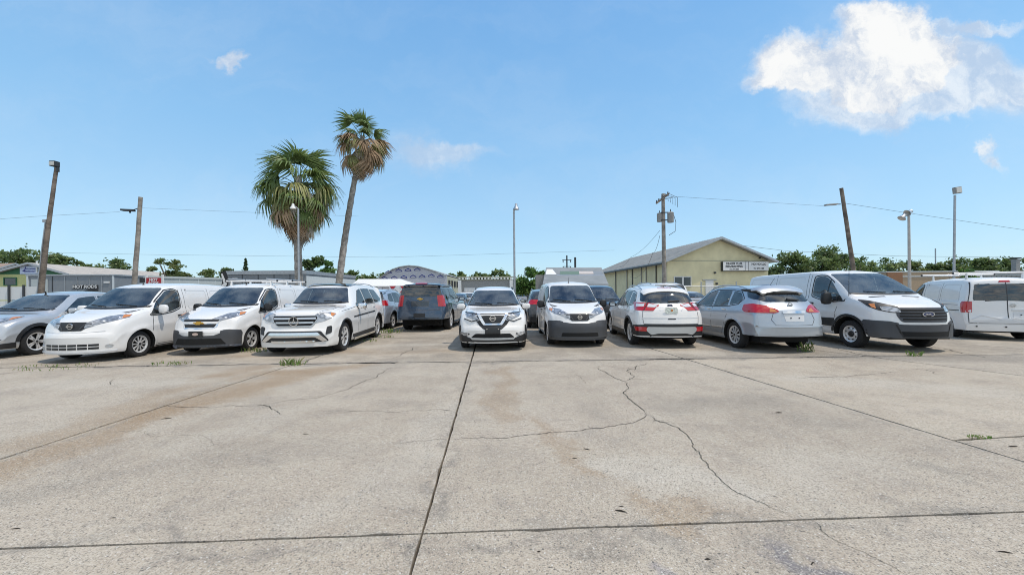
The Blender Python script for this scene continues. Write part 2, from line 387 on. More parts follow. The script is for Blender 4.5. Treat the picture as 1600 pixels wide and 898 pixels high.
    def wheels(c):
        sp = c.sp; r = sp['wr']; wd = sp.get('tw', .215); rr = r * sp.get('rimk', .66)
        t = MB(); h = wd / 2
        t.lathe([(rr, -h * .8), (rr + .02, -h * .95), (r - .06, -h), (r - .02, -h * .92), (r, -h * .7), (r, h * .7), (r - .02, h * .92), (r - .06, h), (rr + .02, h * .95), (rr, h * .8)], 40, axis='Y', close=True)
        for g in (-.35, 0, .35):                                # tread grooves
            t.lathe([(r + .001, h * g - .006), (r + .003, h * g), (r + .001, h * g + .006)], 40, axis='Y')
        d = MB(); d.lathe([(.001, -h * .2), (rr, -h * .2), (rr, h * .25), (rr * .75, h * .2), (.001, h * .2)], 32, axis='Y')
        m = MB(); st = sp.get('rim', 'five'); f = h * .86
        m.lathe([(rr - .012, f), (rr + .004, f + .006), (rr + .006, f - .02), (rr - .03, f - .03), (rr - .028, f - .012)], 40, axis='Y', close=True)
        if st == 'steel':
            m.lathe([(.001, f - .005), (.055, f - .005), (.07, f - .03), (rr * .55, f - .035), (rr * .62, f - .01), (rr * .80, f - .035), (rr - .02, f - .03)], 32, axis='Y')
        else:
            ns, wi, wo_, split = {'five': (5, .050, .040, .10), 'ten': (10, .018, .030, 0), 'seven': (7, .03, .035, .07), 'mesh': (10, .016, .024, .05), 'cover': (9, .03, .065, 0)}[st]
            m.lathe([(.001, f - .004), (.045, f - .006), (.05, f - .04), (.001, f - .05)], 20, axis='Y')
            for k in range(ns):
                a0 = 2 * PI * k / ns + .3
                for da in ((0,) if not split else (-split, split)):
                    a1 = a0 + da * 1.6
                    p = [Vector((math.cos(a0 + da * .3) * .04, 0, math.sin(a0 + da * .3) * .04)), Vector((math.cos(a1) * (rr - .01), 0, math.sin(a1) * (rr - .01)))]
                    t_ = Vector((-math.sin(a1), 0, math.cos(a1))); w0, w1 = (wi, wo_) if not split else (wi * .8, wo_ * .8)
                    top = [p[0] - t_ * w0 / 2, p[1] - t_ * w1 / 2, p[1] + t_ * w1 / 2, p[0] + t_ * w0 / 2]
                    m.prism([q + Vector((0, f - .008, 0)) for q in top], (0, 0, 0), (0, -.022, 0))
        b = MB(); b.lathe([(.001, f + .002), (.028, f + .001), (.03, f - .01)], 16, axis='Y')
        if st == 'steel':
            for k in range(8): b.tube([(math.cos(k * PI / 4) * rr * .71, f - .012, math.sin(k * PI / 4) * rr * .71), (math.cos(k * PI / 4) * rr * .71, f - .04, math.sin(k * PI / 4) * rr * .71)], .018, 8)
            b.lathe([(.001, f + .006), (.06, f + .004), (.075, f - .01), (.08, f - .03)], 20, axis='Y')
        proto = None
        for sx in (-1, 1):
            for sy in (-1, 1):
                loc = (sx * sp['wb'] / 2, sy * (c.W2 - h - sp.get('inset', .035)), r)
                if proto is None:
                    w_ = d.build('wheel', sp.get('brake', 'under_black'), c.root, 40); ty = t.build('tyre', 'rubber', w_, 30); ri = m.build('rim', sp.get('rimmat', 'rim_silver'), w_, 35)
                    hb = b.build('hub_cap', 'black_plastic', w_, 35); proto = [w_, ty, ri, hb]; ws = proto
                else:
                    ws = [q.copy() for q in proto]
                    for q in ws: COL.objects.link(q)
                    for q in ws[1:]: q.parent = ws[0]
                    ws[0].parent = c.root
                ws[0].location = loc; ws[0].rotation_euler = (0, sx * .4, 0 if sy > 0 else PI)
    def cast(c, view, a, b, sg=1):
        if view == 'side': o, d = Vector((a, 4 * sg, b)), Vector((0, -sg, 0))
        elif view == 'front': o, d = Vector((-3, a, b)), Vector((1, 0, 0))
        elif view == 'rear': o, d = Vector((c.L + 3, a, b)), Vector((-1, 0, 0))
        elif view in ('fc', 'rc'):                               # a: <0 along the end face, >0 along the flank, measured from the corner
            t = a * .7071
            if view == 'rc': e, d, C = Vector((-.7071, .7071 * sg, 0)), Vector((-.7071, -.7071 * sg, 0)), Vector((c.L - .12, (c.W2 - .12) * sg, b))
            else: e, d, C = Vector((.7071, .7071 * sg, 0)), Vector((.7071, -.7071 * sg, 0)), Vector((.12, (c.W2 - .12) * sg, b))
            o = C + e * t - d * 3
        else: o, d = Vector((a, b, 6)), Vector((0, 0, -1))
        h, n, _, _ = c.bvh.ray_cast(o, d)
        if h is None:
            guess = {'fc': Vector((.1, c.W2 * sg * .95, b)), 'rc': Vector((c.L - .1, c.W2 * sg * .95, b)), 'side': Vector((a, c.W2 * sg * .95, b)), 'front': Vector((.15, a, b)), 'rear': Vector((c.L - .1, a, b)), 'top': Vector((a, b, 1))}[view]
            h, n, _, _ = c.bvh.find_nearest(guess)
        if n.dot(d) > 0: n = -n
        return h, n, d
    def patch(c, name, pieces, mt, off=.004, parent=None, res=.07, sg=1, depth=.010, label=None, build=True):
        V, F = [], []
        if name in ('windscreen', 'door_window', 'quarter_window', 'rear_window', 'rear_door_glass'): c.holes += [(v_, p_, sg) for v_, p_ in pieces]
        sg0 = sg
        for pc in pieces:
            view, poly = pc[:2]; sg = pc[2] if len(pc) > 2 else sg0; b = []
            for i, p in enumerate(poly):
                q = poly[(i + 1) % len(poly)]; dd = math.dist(p, q); k = max(1, int(dd / res))
                b += [(p[0] + (q[0] - p[0]) * j / k, p[1] + (q[1] - p[1]) * j / k) for j in range(k)]
            nb = len(b); xs = [p[0] for p in b]; ys = [p[1] for p in b]; pts = list(b)
            for x in np.arange(min(xs) + res * .6, max(xs), res):
                for y in np.arange(min(ys) + res * .6, max(ys), res):
                    if inside((x, y), b): pts.append((float(x), float(y)))
            r = delaunay_2d_cdt([Vector(p) for p in pts], [], [list(range(nb))], 1, 1e-6)
            base = len(V); d0 = None; cache = []
            for p in r[0]:
                y_ = p[1]; x_ = p[0]
                if view in ('front', 'rear'): x_ *= sg
                if view == 'top': y_ *= sg
                h, n, d = c.cast(view, x_, y_, sg); cache.append((h, n)); V.append(h + n * off)
            for f in r[2]:
                a, bb, cc = [V[base + i] for i in f[:3]]; nn = (bb - a).cross(cc - a)
                F.append(tuple(base + i for i in (f if nn.dot(d) < 0 else f[::-1])))
            be = {}
            for f in r[2]:
                for i in range(len(f)):
                    e = (f[i], f[(i + 1) % len(f)]); be[frozenset(e)] = be.get(frozenset(e), 0) + 1
            sk = {}
            for e, k in be.items():
                if k != 1: continue
                i, j = tuple(e)
                for q in (i, j):
                    if q not in sk: sk[q] = len(V); V.append(cache[q][0] - cache[q][1] * depth)
                F.append((base + i, base + j, sk[j], sk[i]))
        if not build: return V, F
        me = bpy.data.meshes.new(name); me.from_pydata([(v.x - c.o, v.y, v.z) for v in V], [], F); me.materials.append(M_(mt))
        me.polygons.foreach_set('use_smooth', [True] * len(me.polygons)); me.set_sharp_from_angle(angle=math.radians(40))
        o = link(bpy.data.objects.new(name, me), parent or c.root)
        if label: o['label'] = label
        return o
    def both(c, name, pieces, mt, **k): return [c.patch(name, pieces, mt, sg=s, **k) for s in (1, -1)]
    def many(c, name, plist, mt, off=.003, parent=None, both=False, **k):      # several fine strips in one part
        for s in ((1, -1) if both else (1,)):
            mb = MB()
            for pc in plist:
                V, F = c.patch(name, [pc], mt, off=off, sg=s, build=False, **k); mb.add([(v.x - c.o, v.y, v.z) for v in V], F)
            o = mb.build(name, mt, parent or c.root, 40, recalc=False)
            if len(plist) > 1: o['kind'] = 'stuff'
        return o
    def at(c, view, a, b, off=0, sg=1):
        if view in ('front', 'rear'): h, n, d = c.cast(view, a * sg, b, sg)
        else: h, n, d = c.cast(view, a, b, sg)
        h = h + n * off; return Vector((h.x - c.o, h.y, h.z)), n
    def handle(c, s, z, mt, ln=.16):
        for sg in (1, -1):
            p, n = c.at('side', s, z, .022, sg); mb = MB(); mb.box(p, (ln, .022, .028)); mb.box(p + Vector((-ln * .42, -sg * .02, 0)), (.02, .03, .022)); mb.box(p + Vector((ln * .42, -sg * .02, 0)), (.02, .03, .022))
            mb.build('door_handle', mt, c.root, bevel=.006, smooth=40)
    def mirror(c, s, z, mt, sz=(.13, .22, .16), out=.14):
        for sg in (1, -1):
            p, n = c.at('side', s, z, 0, sg); mb = MB(); q = p + Vector((0, sg * out, .03))
            n_ = 16; rows = []
            for i in range(7):                                   # housing: rounded, tapering to its outer end
                t = i / 6; y = (t - .5) * sz[1]; k = 1 - abs(2 * t - 1) ** 5 * .45
                rows.append([(q.x + math.copysign(abs(math.cos(a)) ** .45, math.cos(a)) * sz[0] / 2 * k, q.y + y, q.z + math.copysign(abs(math.sin(a)) ** .45, math.sin(a)) * sz[2] / 2 * k) for a in [2 * PI * j / n_ for j in range(n_)]])
            vs = [v for r in rows for v in r]; fs = [(i * n_ + j, i * n_ + (j + 1) % n_, (i + 1) * n_ + (j + 1) % n_, (i + 1) * n_ + j) for i in range(6) for j in range(n_)] + [tuple(range(n_)), tuple(range(6 * n_, 7 * n_))]
            mb.add(vs, fs); m = mb.build('mirror', mt, c.root, 60)
            st = MB(); st.tube([p - Vector((0, sg * .03, 0)), q - Vector((0, sg * sz[1] * .3, sz[2] * .3))], [.04, .03], 6); st.build('mirror_stalk', 'black_plastic', m)
            g = MB(); g.prism([(q.x + sz[0] * .46, q.y + a, q.z + b) for a, b in rp([(-sz[1] * .36, -sz[2] * .3), (sz[1] * .36, -sz[2] * .3), (sz[1] * .36, sz[2] * .3), (-sz[1] * .36, sz[2] * .3)], .03)], (0, 0, 0), (.012, 0, 0)); g.build('mirror_glass', 'chrome', m)
    def rails(c, s0, s1, y, mt='satin', h=.05, r=.016):
        for sg in (1, -1):
            pts = []
            for k in range(9):
                t = k / 8; s = s0 + (s1 - s0) * t; p, _ = c.at('top', s, y * sg); pts.append(p + Vector((0, 0, h * (1 - abs(2 * t - 1) ** 4) + .004)))
            mb = MB(); mb.tube(pts, r, 6); mb.build('roof_rail', mt, c.root, 60)
    def antenna(c, s, y=0, ln=.3, lean=.5, r=.006):
        p, _ = c.at('top', s, y); mb = MB(); mb.tube([p + Vector((0, 0, -.01)), p + Vector((.01, 0, .03))], [.03, .012], 8); mb.tube([p + Vector((.01, 0, .02)), p + Vector((lean * ln, 0, ln))], [r, r * .6], 6)
        mb.build('antenna', 'antenna_black', c.root)
    def emblem(c, kind, view, a, b, size=.07, parent=None):
        p, n = c.at(view, a, b, .012); sx = -1 if view == 'front' else 1; mb = MB(); e = size
        def pr(poly, t0, t1, mi=0): mb.prism([(p.x + sx * t0, p.y + u, p.z + v) for u, v in poly], (0, 0, 0), (sx * (t1 - t0), 0, 0), mi)
        def ring(ro, ri, t0, t1, kx=1, mi=0, n=28):
            for k in range(n):
                a0, a1 = 2 * PI * k / n, 2 * PI * (k + 1) / n
                pr([(math.cos(a0) * ri * kx, math.sin(a0) * ri), (math.cos(a0) * ro * kx, math.sin(a0) * ro), (math.cos(a1) * ro * kx, math.sin(a1) * ro), (math.cos(a1) * ri * kx, math.sin(a1) * ri)], t0, t1, mi)
        ms = ['chrome', 'black_plastic']
        if kind == 'ring_bar': ring(e, e * .76, 0, .018); pr([(-e * 1.12, -e * .19), (e * 1.12, -e * .19), (e * 1.12, e * .19), (-e * 1.12, e * .19)], 0, .024)
        elif kind == 'bowtie':
            ms = ['gold', 'chrome']; w, h = e * 1.6, e * .55
            pr([(-w, -h * .45), (-w * .42, -h * .45), (-w * .38, -h), (w * .52, -h), (w * .46, -h * .45), (w * .86, -h * .45), (w, h * .45), (w * .42, h * .45), (w * .38, h), (-w * .52, h), (-w * .46, h * .45), (-w * .86, h * .45)], 0, .02)
        elif kind == 'star':
            ring(e, e * .86, 0, .03); pr(ellipse(0, 0, e * .87, e * .87, 24), 0, .006, 1)
            for k in range(3):
                a0 = PI / 2 + k * 2 * PI / 3; u = (math.cos(a0), math.sin(a0)); t = (-u[1], u[0])
                pr([(t[0] * e * .15 - u[0] * .05 * e, t[1] * e * .15 - u[1] * .05 * e), (u[0] * e * .92, u[1] * e * .92), (-t[0] * e * .15 - u[0] * .05 * e, -t[1] * e * .15 - u[1] * .05 * e)], .004, .026)
        elif kind == 'oval':
            ms = ['chrome', 'ford_blue']; ring(e * .5, e * .42, 0, .016, 2.3); pr(ellipse(0, 0, e * .43 * 2.3, e * .43, 24), 0, .010, 1)
            pr([(-e * .6, -e * .06), (-e * .3, e * .16), (0, e * .02), (e * .3, e * .14), (e * .62, -e * .02), (e * .3, -e * .12), (-e * .2, -e * .1)], .010, .014)
        return mb.build('emblem', ms, parent or c.root)
    def cut_glass(c):
        """open the body behind every pane"""
        me = c.bodyo.data; bm = bmesh.new(); bm.from_mesh(me); kill = []
        def proj(view, v): return (v.y, v.z) if view in ('front', 'rear') else (v.x + c.o, v.z)
        def facing(f, view, sg):
            s = f.calc_center_median().x + c.o; n = f.normal
            return (view == 'front' and n.x < -.15 and s < c.L * .55) or (view == 'rear' and n.x > .15 and s > c.L * .6) or (view == 'side' and n.y * sg > .3)
        for cuts in (2, 1):
            es = set()
            for f in bm.faces:
                if f.material_index != 0: continue
                for view, poly, sg in c.holes:
                    if not facing(f, view, sg): continue
                    k = [inside(proj(view, v.co), poly) for v in f.verts]
                    if any(k) and not all(k): es.update(e for e in f.edges if e.calc_length() > .012)
            if es: bmesh.ops.subdivide_edges(bm, edges=list(es), cuts=cuts, use_grid_fill=True)
        bm.normal_update()
        for f in bm.faces:
            if f.material_index != 0: continue
            q = f.calc_center_median(); n = f.normal; s = q.x + c.o
            for view, poly, sg in c.holes:
                if view == 'front' and n.x < -.15 and s < c.L * .55: P2 = [(v.co.y, v.co.z) for v in f.verts]; C2 = (q.y, q.z)
                elif view == 'rear' and n.x > .15 and s > c.L * .6: P2 = [(v.co.y, v.co.z) for v in f.verts]; C2 = (q.y, q.z)
                elif view == 'side' and n.y * sg > .3: P2 = [(v.co.x + c.o, v.co.z) for v in f.verts]; C2 = (s, q.z)
                else: continue
                if not inside(C2, poly): continue
                if all(inside(p, poly) for p in P2): kill.append(f)
                else: f.material_index = 2
                break
        bmesh.ops.delete(bm, geom=kill, context='FACES'); bm.to_mesh(me); bm.free()
    def interior(c, seat='seat_grey', rows=2, s0=2.25, zs=.62, dash=(1.25, 1.02), bulk=None, w=.38, top=1.30):
        def bx(name, ctr, dim, m, tilt=0, parent=None, bv=.03):
            mb = MB(); mb.box((ctr[0] - c.o, ctr[1], ctr[2]), dim, M=Matrix.Rotation(tilt, 3, 'Y')); return mb.build(name, m, parent or c.root, bevel=bv, smooth=50)
        bx('dashboard', (dash[0] + .22, 0, dash[1] - .16), (.5, c.W2 * 1.62, .28), 'dash_grey')
        mb = MB(); R_ = .18; cx, cy, cz = dash[0] + .58 - c.o, -w, dash[1] - .02
        mb.tube([(cx + math.sin(a) * R_ * .45, cy + math.cos(a) * R_, cz + math.sin(a) * R_ * .9) for a in [2 * PI * k / 16 for k in range(17)]], .016, 6); mb.tube([(cx, cy, cz), (cx - .2, cy, cz - .12)], .04, 6); mb.build('steering_wheel', 'trim_black', c.root)
        for r in range(rows):
            s = s0 + r * .95
            for y in ((-w, w) if r == 0 else (-w, 0, w)):
                st = bx('seat', (s, y, zs), (.50, .46, .16), seat); bx('backrest', (s + .26, y, zs + .32), (.16, .46, .58), seat, .22, st); bx('headrest', (s + .34, y, min(top, zs + .70)), (.10, .24, .18), seat, .2, st)
        mb = MB(); p = c.at('top', dash[0] + .95, 0)[0] if 0 else None
        if bulk: bx('bulkhead', (bulk, 0, 1.05), (.04, c.W2 * 1.66, 1.25), 'dash_grey', bv=0)
    def place(c, px, py, wheel, back):
        c.cut_glass()
        """px,py: where the photo shows the tyre of wheel (sx,sy) touch the ground; back = world direction from front to rear"""
        a = math.atan2(back[1], back[0]); loc = G(px, py); R = Matrix.Rotation(a, 3, 'Z')
        lo = R @ Vector((wheel[0] * c.sp['wb'] / 2, wheel[1] * (c.W2 - .14), 0)); c.root.location = loc - lo; c.root.rotation_euler = (0, 0, a)
    # generic pieces
    def arch_trim(c, mt='black_plastic', wd=.07, off=.012):
        sp = c.sp; R = sp['wr'] + sp.get('gap', .055) + .004
        for a in (sp['fo'], sp['fo'] + sp['wb']):
            arc = [math.radians(t) for t in range(4, 178, 9)]
            poly = [(a + math.cos(t) * R, max(sp['wr'] + math.sin(t) * R, sp['sill'] - .0)) for t in arc] + [(a + math.cos(t) * (R + wd), sp['wr'] + math.sin(t) * (R + wd)) for t in reversed(arc)]
            c.both('arch_trim', [('side', poly)], mt, off=off)
    def seams(c, lines, wd=.011, view='side', both=True): c.many('panel_seam', [(view, strip(l, wd)) for l in lines], 'seam', off=.0015, both=both, res=.12)
    def plate(c, view, a, b, mt='plate_black', w=.31, h=.155, off=.02):
        p, n = c.at(view, a, b, off); mb = MB(); mb.box(p, (.012, w, h)); return mb.build('number_plate', mt, c.root, bevel=.003)
mat('plate_black', (0.02, 0.02, 0.02), 0.4)
mat('plate_white', (0.62, 0.66, 0.60), 0.5, var=0.35, scale=22)
def line_arc(cx, cz, r, a0, a1, n=10): return [(cx + r * math.cos(math.radians(a0 + (a1 - a0) * k / n)), cz + r * math.sin(math.radians(a0 + (a1 - a0) * k / n))) for k in range(n + 1)]

# --- compact cargo van family
VAN = dict(L=4.70, W=1.73, fo=.86, wb=2.925, wr=.315, sill=.20, bowf=.34, bowr=.07, crown=.10, tw=.20, inset=.05,
    top=[(0, .57), (.02, .63), (.05, .668), (.078, .70), (.105, .84), (.16, .925), (.28, .99), (.45, 1.05), (.95, 1.19), (1.12, 1.27), (1.72, 1.71), (1.92, 1.79), (2.3, 1.84), (3.2, 1.86), (4.2, 1.84), (4.5, 1.79), (4.58, 1.66), (4.64, 1.2), (4.66, .8), (4.70, .62)],
    belt=[(0, .60), (.2, .86), (.5, .97), (.95, 1.08), (1.5, 1.12), (2.2, 1.16), (4.55, 1.16), (4.66, .7), (4.70, .55)],
    half=[(0, .70), (.06, .76), (.25, .815), (.6, .85), (1.0, .865), (4.2, .865), (4.55, .845), (4.66, .83), (4.70, .80)],
    roof=[(0, .60), (.4, .72), (.95, .74), (1.2, .715), (1.8, .655), (2.3, .68), (4.3, .68), (4.56, .66), (4.64, .72), (4.70, .74)])
def van(name, label, pm, bumper, rim='ten', group=None, grille='nissan', steel=False, mirror_m=None, **kw):
    sp = dict(VAN, rim=rim, **kw); c = Car(name, label, 'van', sp, pm, group)
    ws = c.patch('windscreen', [('front', rp([(-.715, 1.225), (.715, 1.225), (.60, 1.70), (-.60, 1.70)], .07))], 'windscreen', off=.005)
    c.patch('windscreen_trim', [('front', strip([(-.745, 1.225), (-.4, 1.198), (0, 1.192), (.4, 1.198), (.745, 1.225)], .045))], 'black_plastic', off=.008, parent=ws)
    for y0 in (-.55, .1):                                        # wipers lying at the foot of the glass
        p, _ = c.at('front', y0, 1.22, .02); q, _ = c.at('front', y0 + .5, 1.27, .02); mb = MB(); mb.tube([p, q], .010, 5); mb.build('wiper', 'black_plastic', ws)
    for o in c.both('door_window', [('side', rp([(1.13, 1.02), (1.42, 1.03), (1.80, 1.08), (2.10, 1.17), (2.13, 1.60), (2.0, 1.655), (1.78, 1.62), (1.42, 1.34)], .05))], 'side_glass', off=.005):
        pass
    c.many('window_seal', [('side', strip(rp([(1.10, 1.0), (1.42, 1.005), (1.81, 1.055), (2.12, 1.15), (2.155, 1.62), (2.0, 1.68), (1.76, 1.645), (1.40, 1.36)], .05), .022, True)),
                            ('side', strip([(1.44, 1.02), (1.44, 1.36)], .03))], 'black_plastic', off=.007, both=True)
    c.seams([[(1.20, .98), (1.17, .75), (1.20, .32)], [(2.18, .28), (2.20, 1.16), (2.16, 1.66), (1.98, 1.73)], [(2.3, .28), (2.3, 1.70)], [(3.28, .28), (3.28, 1.70)], [(1.22, .27), (3.28, .27)], [(3.3, 1.02), (4.3, 1.02)]])
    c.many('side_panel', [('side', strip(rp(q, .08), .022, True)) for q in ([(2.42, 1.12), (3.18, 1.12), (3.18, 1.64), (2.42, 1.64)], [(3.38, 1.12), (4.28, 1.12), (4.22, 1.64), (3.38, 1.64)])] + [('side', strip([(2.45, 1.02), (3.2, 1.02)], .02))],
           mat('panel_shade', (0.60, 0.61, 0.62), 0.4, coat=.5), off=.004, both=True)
    c.handle(2.05, .96, 'black_plastic'); c.handle(2.42, .96, 'black_plastic')
    c.mirror(1.36, 1.12, mirror_m or pm, (.12, .20, .22), .15)
    c.both('headlight', [('fc', rp([(-.50, .775), (-.36, .80), (-.16, .86), (.12, .91), (.52, .985), (.62, 1.045), (.36, 1.05), (.06, 1.02), (-.22, .955), (-.44, .895)], .03))], 'headlamp', off=.008)
    c.both('turn_signal', [('fc', rp([(.34, .965), (.52, 1.0), (.60, 1.045), (.40, 1.04)], .01))], 'lens_amber', off=.012)
    if grille == 'nissan':
        g = c.patch('grille', [('front', rp([(-.42, .905), (.42, .905), (.36, .80), (.29, .78), (.21, .715), (-.21, .715), (-.29, .78), (-.36, .80)], .02))], 'black_plastic', off=.006)
        c.many('grille_bar', [('front', strip([(s * .36, .87), (s * .26, .87), (s * .17, .735)], .022)) for s in (-1, 1)], 'grey_plastic', off=.012, parent=g)
        c.emblem('ring_bar', 'front', 0, .815, .062)
    c.seams([[(.70, 1.09), (1.05, 1.16)]])
    # rear doors
    rg = c.patch('rear_window', [('rear', rp([(-.66, 1.16), (.66, 1.16), (.60, 1.64), (-.60, 1.64)], .06))], 'dark_glass', off=.006)
    c.many('rear_seam', [('rear', strip([(.02, .5), (.02, 1.68)], .016)), ('rear', strip([(-.76, .50), (-.75, 1.1), (-.66, 1.70)], .014)), ('rear', strip([(.76, .50), (.75, 1.1), (.66, 1.70)], .014)), ('rear', strip([(-.75, .5), (.75, .5)], .018))], 'seam', off=.008)
    c.both('tail_light', [('rc', rp([(-.10, .80), (.22, .80), (.26, 1.06), (.20, 1.13), (-.09, 1.13)], .02))], 'lens_red', off=.010)
    c.patch('brake_light', [('rear', rp([(-.12, 1.69), (.12, 1.69), (.10, 1.735), (-.10, 1.735)], .01))], 'lens_red', off=.012)
    c.patch('rear_bumper', [('rear', rp([(-.80, .27), (.80, .27), (.80, .46), (-.80, .46)], .03))], pm, off=.02)
    c.antenna(1.95, 0, .18, -.3)
    if bumper == 'body':
        for r in range(2):
            for k in range(6): c.patch('intake', [('front', rp([(-.54 + k * .18, .30 + r * .07), (-.38 + k * .18, .30 + r * .07), (-.38 + k * .18, .35 + r * .07), (-.54 + k * .18, .35 + r * .07)], .008))], 'black_plastic', off=.004)
        c.both('fog_light', [('front', ellipse(.68, .37, .05, .032))], 'satin', off=.012)
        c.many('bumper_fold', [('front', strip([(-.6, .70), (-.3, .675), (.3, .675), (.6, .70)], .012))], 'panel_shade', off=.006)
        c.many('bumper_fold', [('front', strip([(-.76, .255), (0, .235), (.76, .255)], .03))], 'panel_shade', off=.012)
    else:
        CN = [(-.26, .20), (.36, .20), (.375, .40), (.41, .55), (.47, .655), (.40, .715), (0, .725), (-.14, .72), (-.26, .70)] if bumper == 'grey' else [(-.26, .20), (.36, .20), (.375, .40), (.40, .52), (.34, .60), (0, .625), (-.16, .62), (-.26, .595)]
        FP = [(-.62, .20), (.62, .20), (.62, .705), (.4, .67), (.2, .645), (-.2, .645), (-.4, .67), (-.62, .705)] if bumper == 'grey' else [(-.62, .20), (.62, .20), (.62, .60), (.36, .49), (-.36, .49), (-.62, .60)]
        c.patch('front_bumper', [('front', FP), ('fc', CN, 1), ('fc', CN, -1)], 'grey_plastic', off=.016)
        c.patch('intake', [('front', rp([(-.50, .30), (.50, .30), (.47, .40), (-.47, .40)] if bumper == 'grey' else [(-.60, .27), (.60, .27), (.5, .42), (-.5, .42)], .02))], 'under_black', off=.024)
        if bumper == 'grey': c.many('bumper_rib', [('front', strip([(-.78, .285), (0, .25), (.78, .285)], .02))], 'grey_plastic', off=.035)
        else: c.many('bumper_rib', [('front', strip([(-.79, .225), (0, .21), (.79, .225)], .045))], mat('bumper_blue_grey', (.10, .115, .15), .4), off=.034)
    c.many('hood_seam', [('top', strip([(.34, .56), (.62, .66), (1.0, .705)], .013))], 'seam', off=.0015, both=True)
    c.interior('seat_grey', 1, 1.95, .72, (1.22, 1.16), 2.42, .40, 1.48)
    c.sill = c.both('sill_strip', [('side', [(1.25, .215), (3.4, .215), (3.4, .235), (1.25, .235)])], 'black_plastic', off=.01)
    return c
SUV_BELT = lambda L, zh, zb, ze: [(0, .58), (.15, zh - .22), (.45, zh - .1), (1.1, zh), (1.7, zb), (L - 1.2, zb + .03), (L - .45, zb + .04), (L - .12, ze), (L, .55)]
def suv_spec(L=4.6, W=1.82, H=1.68, fo=.92, wb=2.68, wr=.35, nose=.92, cowl=1.10, wst=1.95, wsb=1.18, rear='slope', **k):
    W2 = W / 2; b = H - .05
    if rear == 'slope': rt = [(L - 1.0, H - .05), (L - .62, H - .11), (L - .42, H - .26), (L - .22, 1.14), (L - .10, 1.02), (L - .035, .80), (L, .62)]
    elif rear == 'steep': rt = [(L - 1.0, H - .03), (L - .42, H - .07), (L - .30, H - .16), (L - .15, 1.14), (L - .08, 1.0), (L - .03, .75), (L, .60)]
    else: rt = [(L - 1.0, H - .01), (L - .30, H - .04), (L - .20, H - .12), (L - .10, 1.2), (L - .06, .9), (L - .03, .75), (L, .60)]
    d = dict(L=L, W=W, fo=fo, wb=wb, wr=wr, sill=.22, bowf=.30, bowr=.14, crown=.085,
        top=[(0, .54), (.02, .61), (.05, .65), (.08, .69), (.105, nose - .12), (.15, nose - .03), (.27, nose + .03), (.7, cowl - .05), (wsb, cowl), (wsb + .10, cowl + .05), (wst, b - .06), (wst + .22, b), (wst + .8, H)] + rt,
        belt=SUV_BELT(L, cowl - .09, cowl - .10, .95),
        half=[(0, W2 * .84), (.08, W2 * .91), (.3, W2 * .965), (.8, W2 * .995), (1.4, W2), (L - .9, W2), (L - .35, W2 * .965), (L - .08, W2 * .93), (L, W2 * .88)],
        roof=[(0, W2 * .70), (.5, W2 * .80), (wsb, W2 * .82), (wst, W2 * .66), (wst + .8, W2 * .68), (L - .9, W2 * .66), (L - .5, W2 * .63), (L - .2, W2 * .76), (L, W2 * .84)])
    d.update(k); return d
def add_front_glass(c, zb_, zt_, yb, yt, m='windscreen'):
    ws = c.patch('windscreen', [('front', rp([(-yb, zb_), (yb, zb_), (yt, zt_), (-yt, zt_)], .06))], m, off=.005)
    c.patch('windscreen_trim', [('front', strip([(-yb, zb_), (-yb * .5, zb_ - .02), (0, zb_ - .025), (yb * .5, zb_ - .02), (yb, zb_)], .035))], 'black_plastic', off=.008, parent=ws)
    for y0 in (-yb * .8, yb * .05):
        p, _ = c.at('front', y0, zb_ + .01, .02); q, _ = c.at('front', y0 + .5, zb_ + .04, .02); mb = MB(); mb.tube([p, q], .009, 5); mb.build('wiper', 'black_plastic', ws)
def wrap(c, name, face, corner, mt, end='f', off=.012, zmid=None):
    """a band that runs across the end of the body and round both corners"""
    return c.patch(name, [('front' if end == 'f' else 'rear', face), (end + 'c', corner, 1), (end + 'c', corner, -1)], mt, off=off)
def side_windows(c, polys, m='side_glass', trim='black_plastic'):
    for i, p in enumerate(polys): c.both('door_window' if i < 2 else 'quarter_window', [('side', rp(p, .035))], m, off=.006)
    xs = [q for p in polys for q in p]
# ------------------------------------------------------------------ the front row, left to right
# 1 silver crossover cut by the frame
c = Car('parked_car', 'silver crossover cut off by the left edge of the picture, nose towards the camera', 'car',
        suv_spec(L=4.53, W=1.82, H=1.65, fo=.92, wb=2.62, wr=.345, nose=.90, cowl=1.08, rim='five'), 'silver_paint', 'vehicles parked on the lot')
add_front_glass(c, 1.14, 1.53, .72, .56)
side_windows(c, [[(1.62, 1.08), (1.70, 1.12), (2.15, 1.44), (2.60, 1.50), (2.58, 1.06)], [(2.68, 1.06), (2.68, 1.50), (3.30, 1.48), (3.42, 1.10)], [(3.5, 1.12), (3.4, 1.46), (3.75, 1.38), (3.85, 1.2)]])
c.both('headlight', [('fc', rp([(-.50, .78), (-.30, .74), (0, .83), (.34, .93), (.60, 1.0), (.30, .985), (-.1, .92), (-.44, .86)], .02))], 'headlamp', off=.008)
c.both('turn_signal', [('fc', rp([(.26, .92), (.56, .99), (.34, .98)], .01))], 'lens_amber', off=.012)
c.patch('grille', [('front', rp([(-.42, .86), (.42, .86), (.34, .66), (-.34, .66)], .03))], 'black_plastic', off=.008)
c.both('intake', [('front', rp([(.42, .42), (.80, .45), (.60, .58), (.44, .56)], .02))], 'under_black', off=.006)
wrap(c, 'lower_bumper', [(-.68, .2), (.68, .2), (.68, .34), (.5, .33), (-.5, .33), (-.68, .34)], [(-.26, .2), (.42, .2), (.42, .38), (-.26, .345)], 'black_plastic')
c.arch_trim(); c.mirror(1.72, 1.06, 'silver_paint'); c.handle(2.45, .93, 'silver_paint'); c.handle(3.3, .95, 'silver_paint')
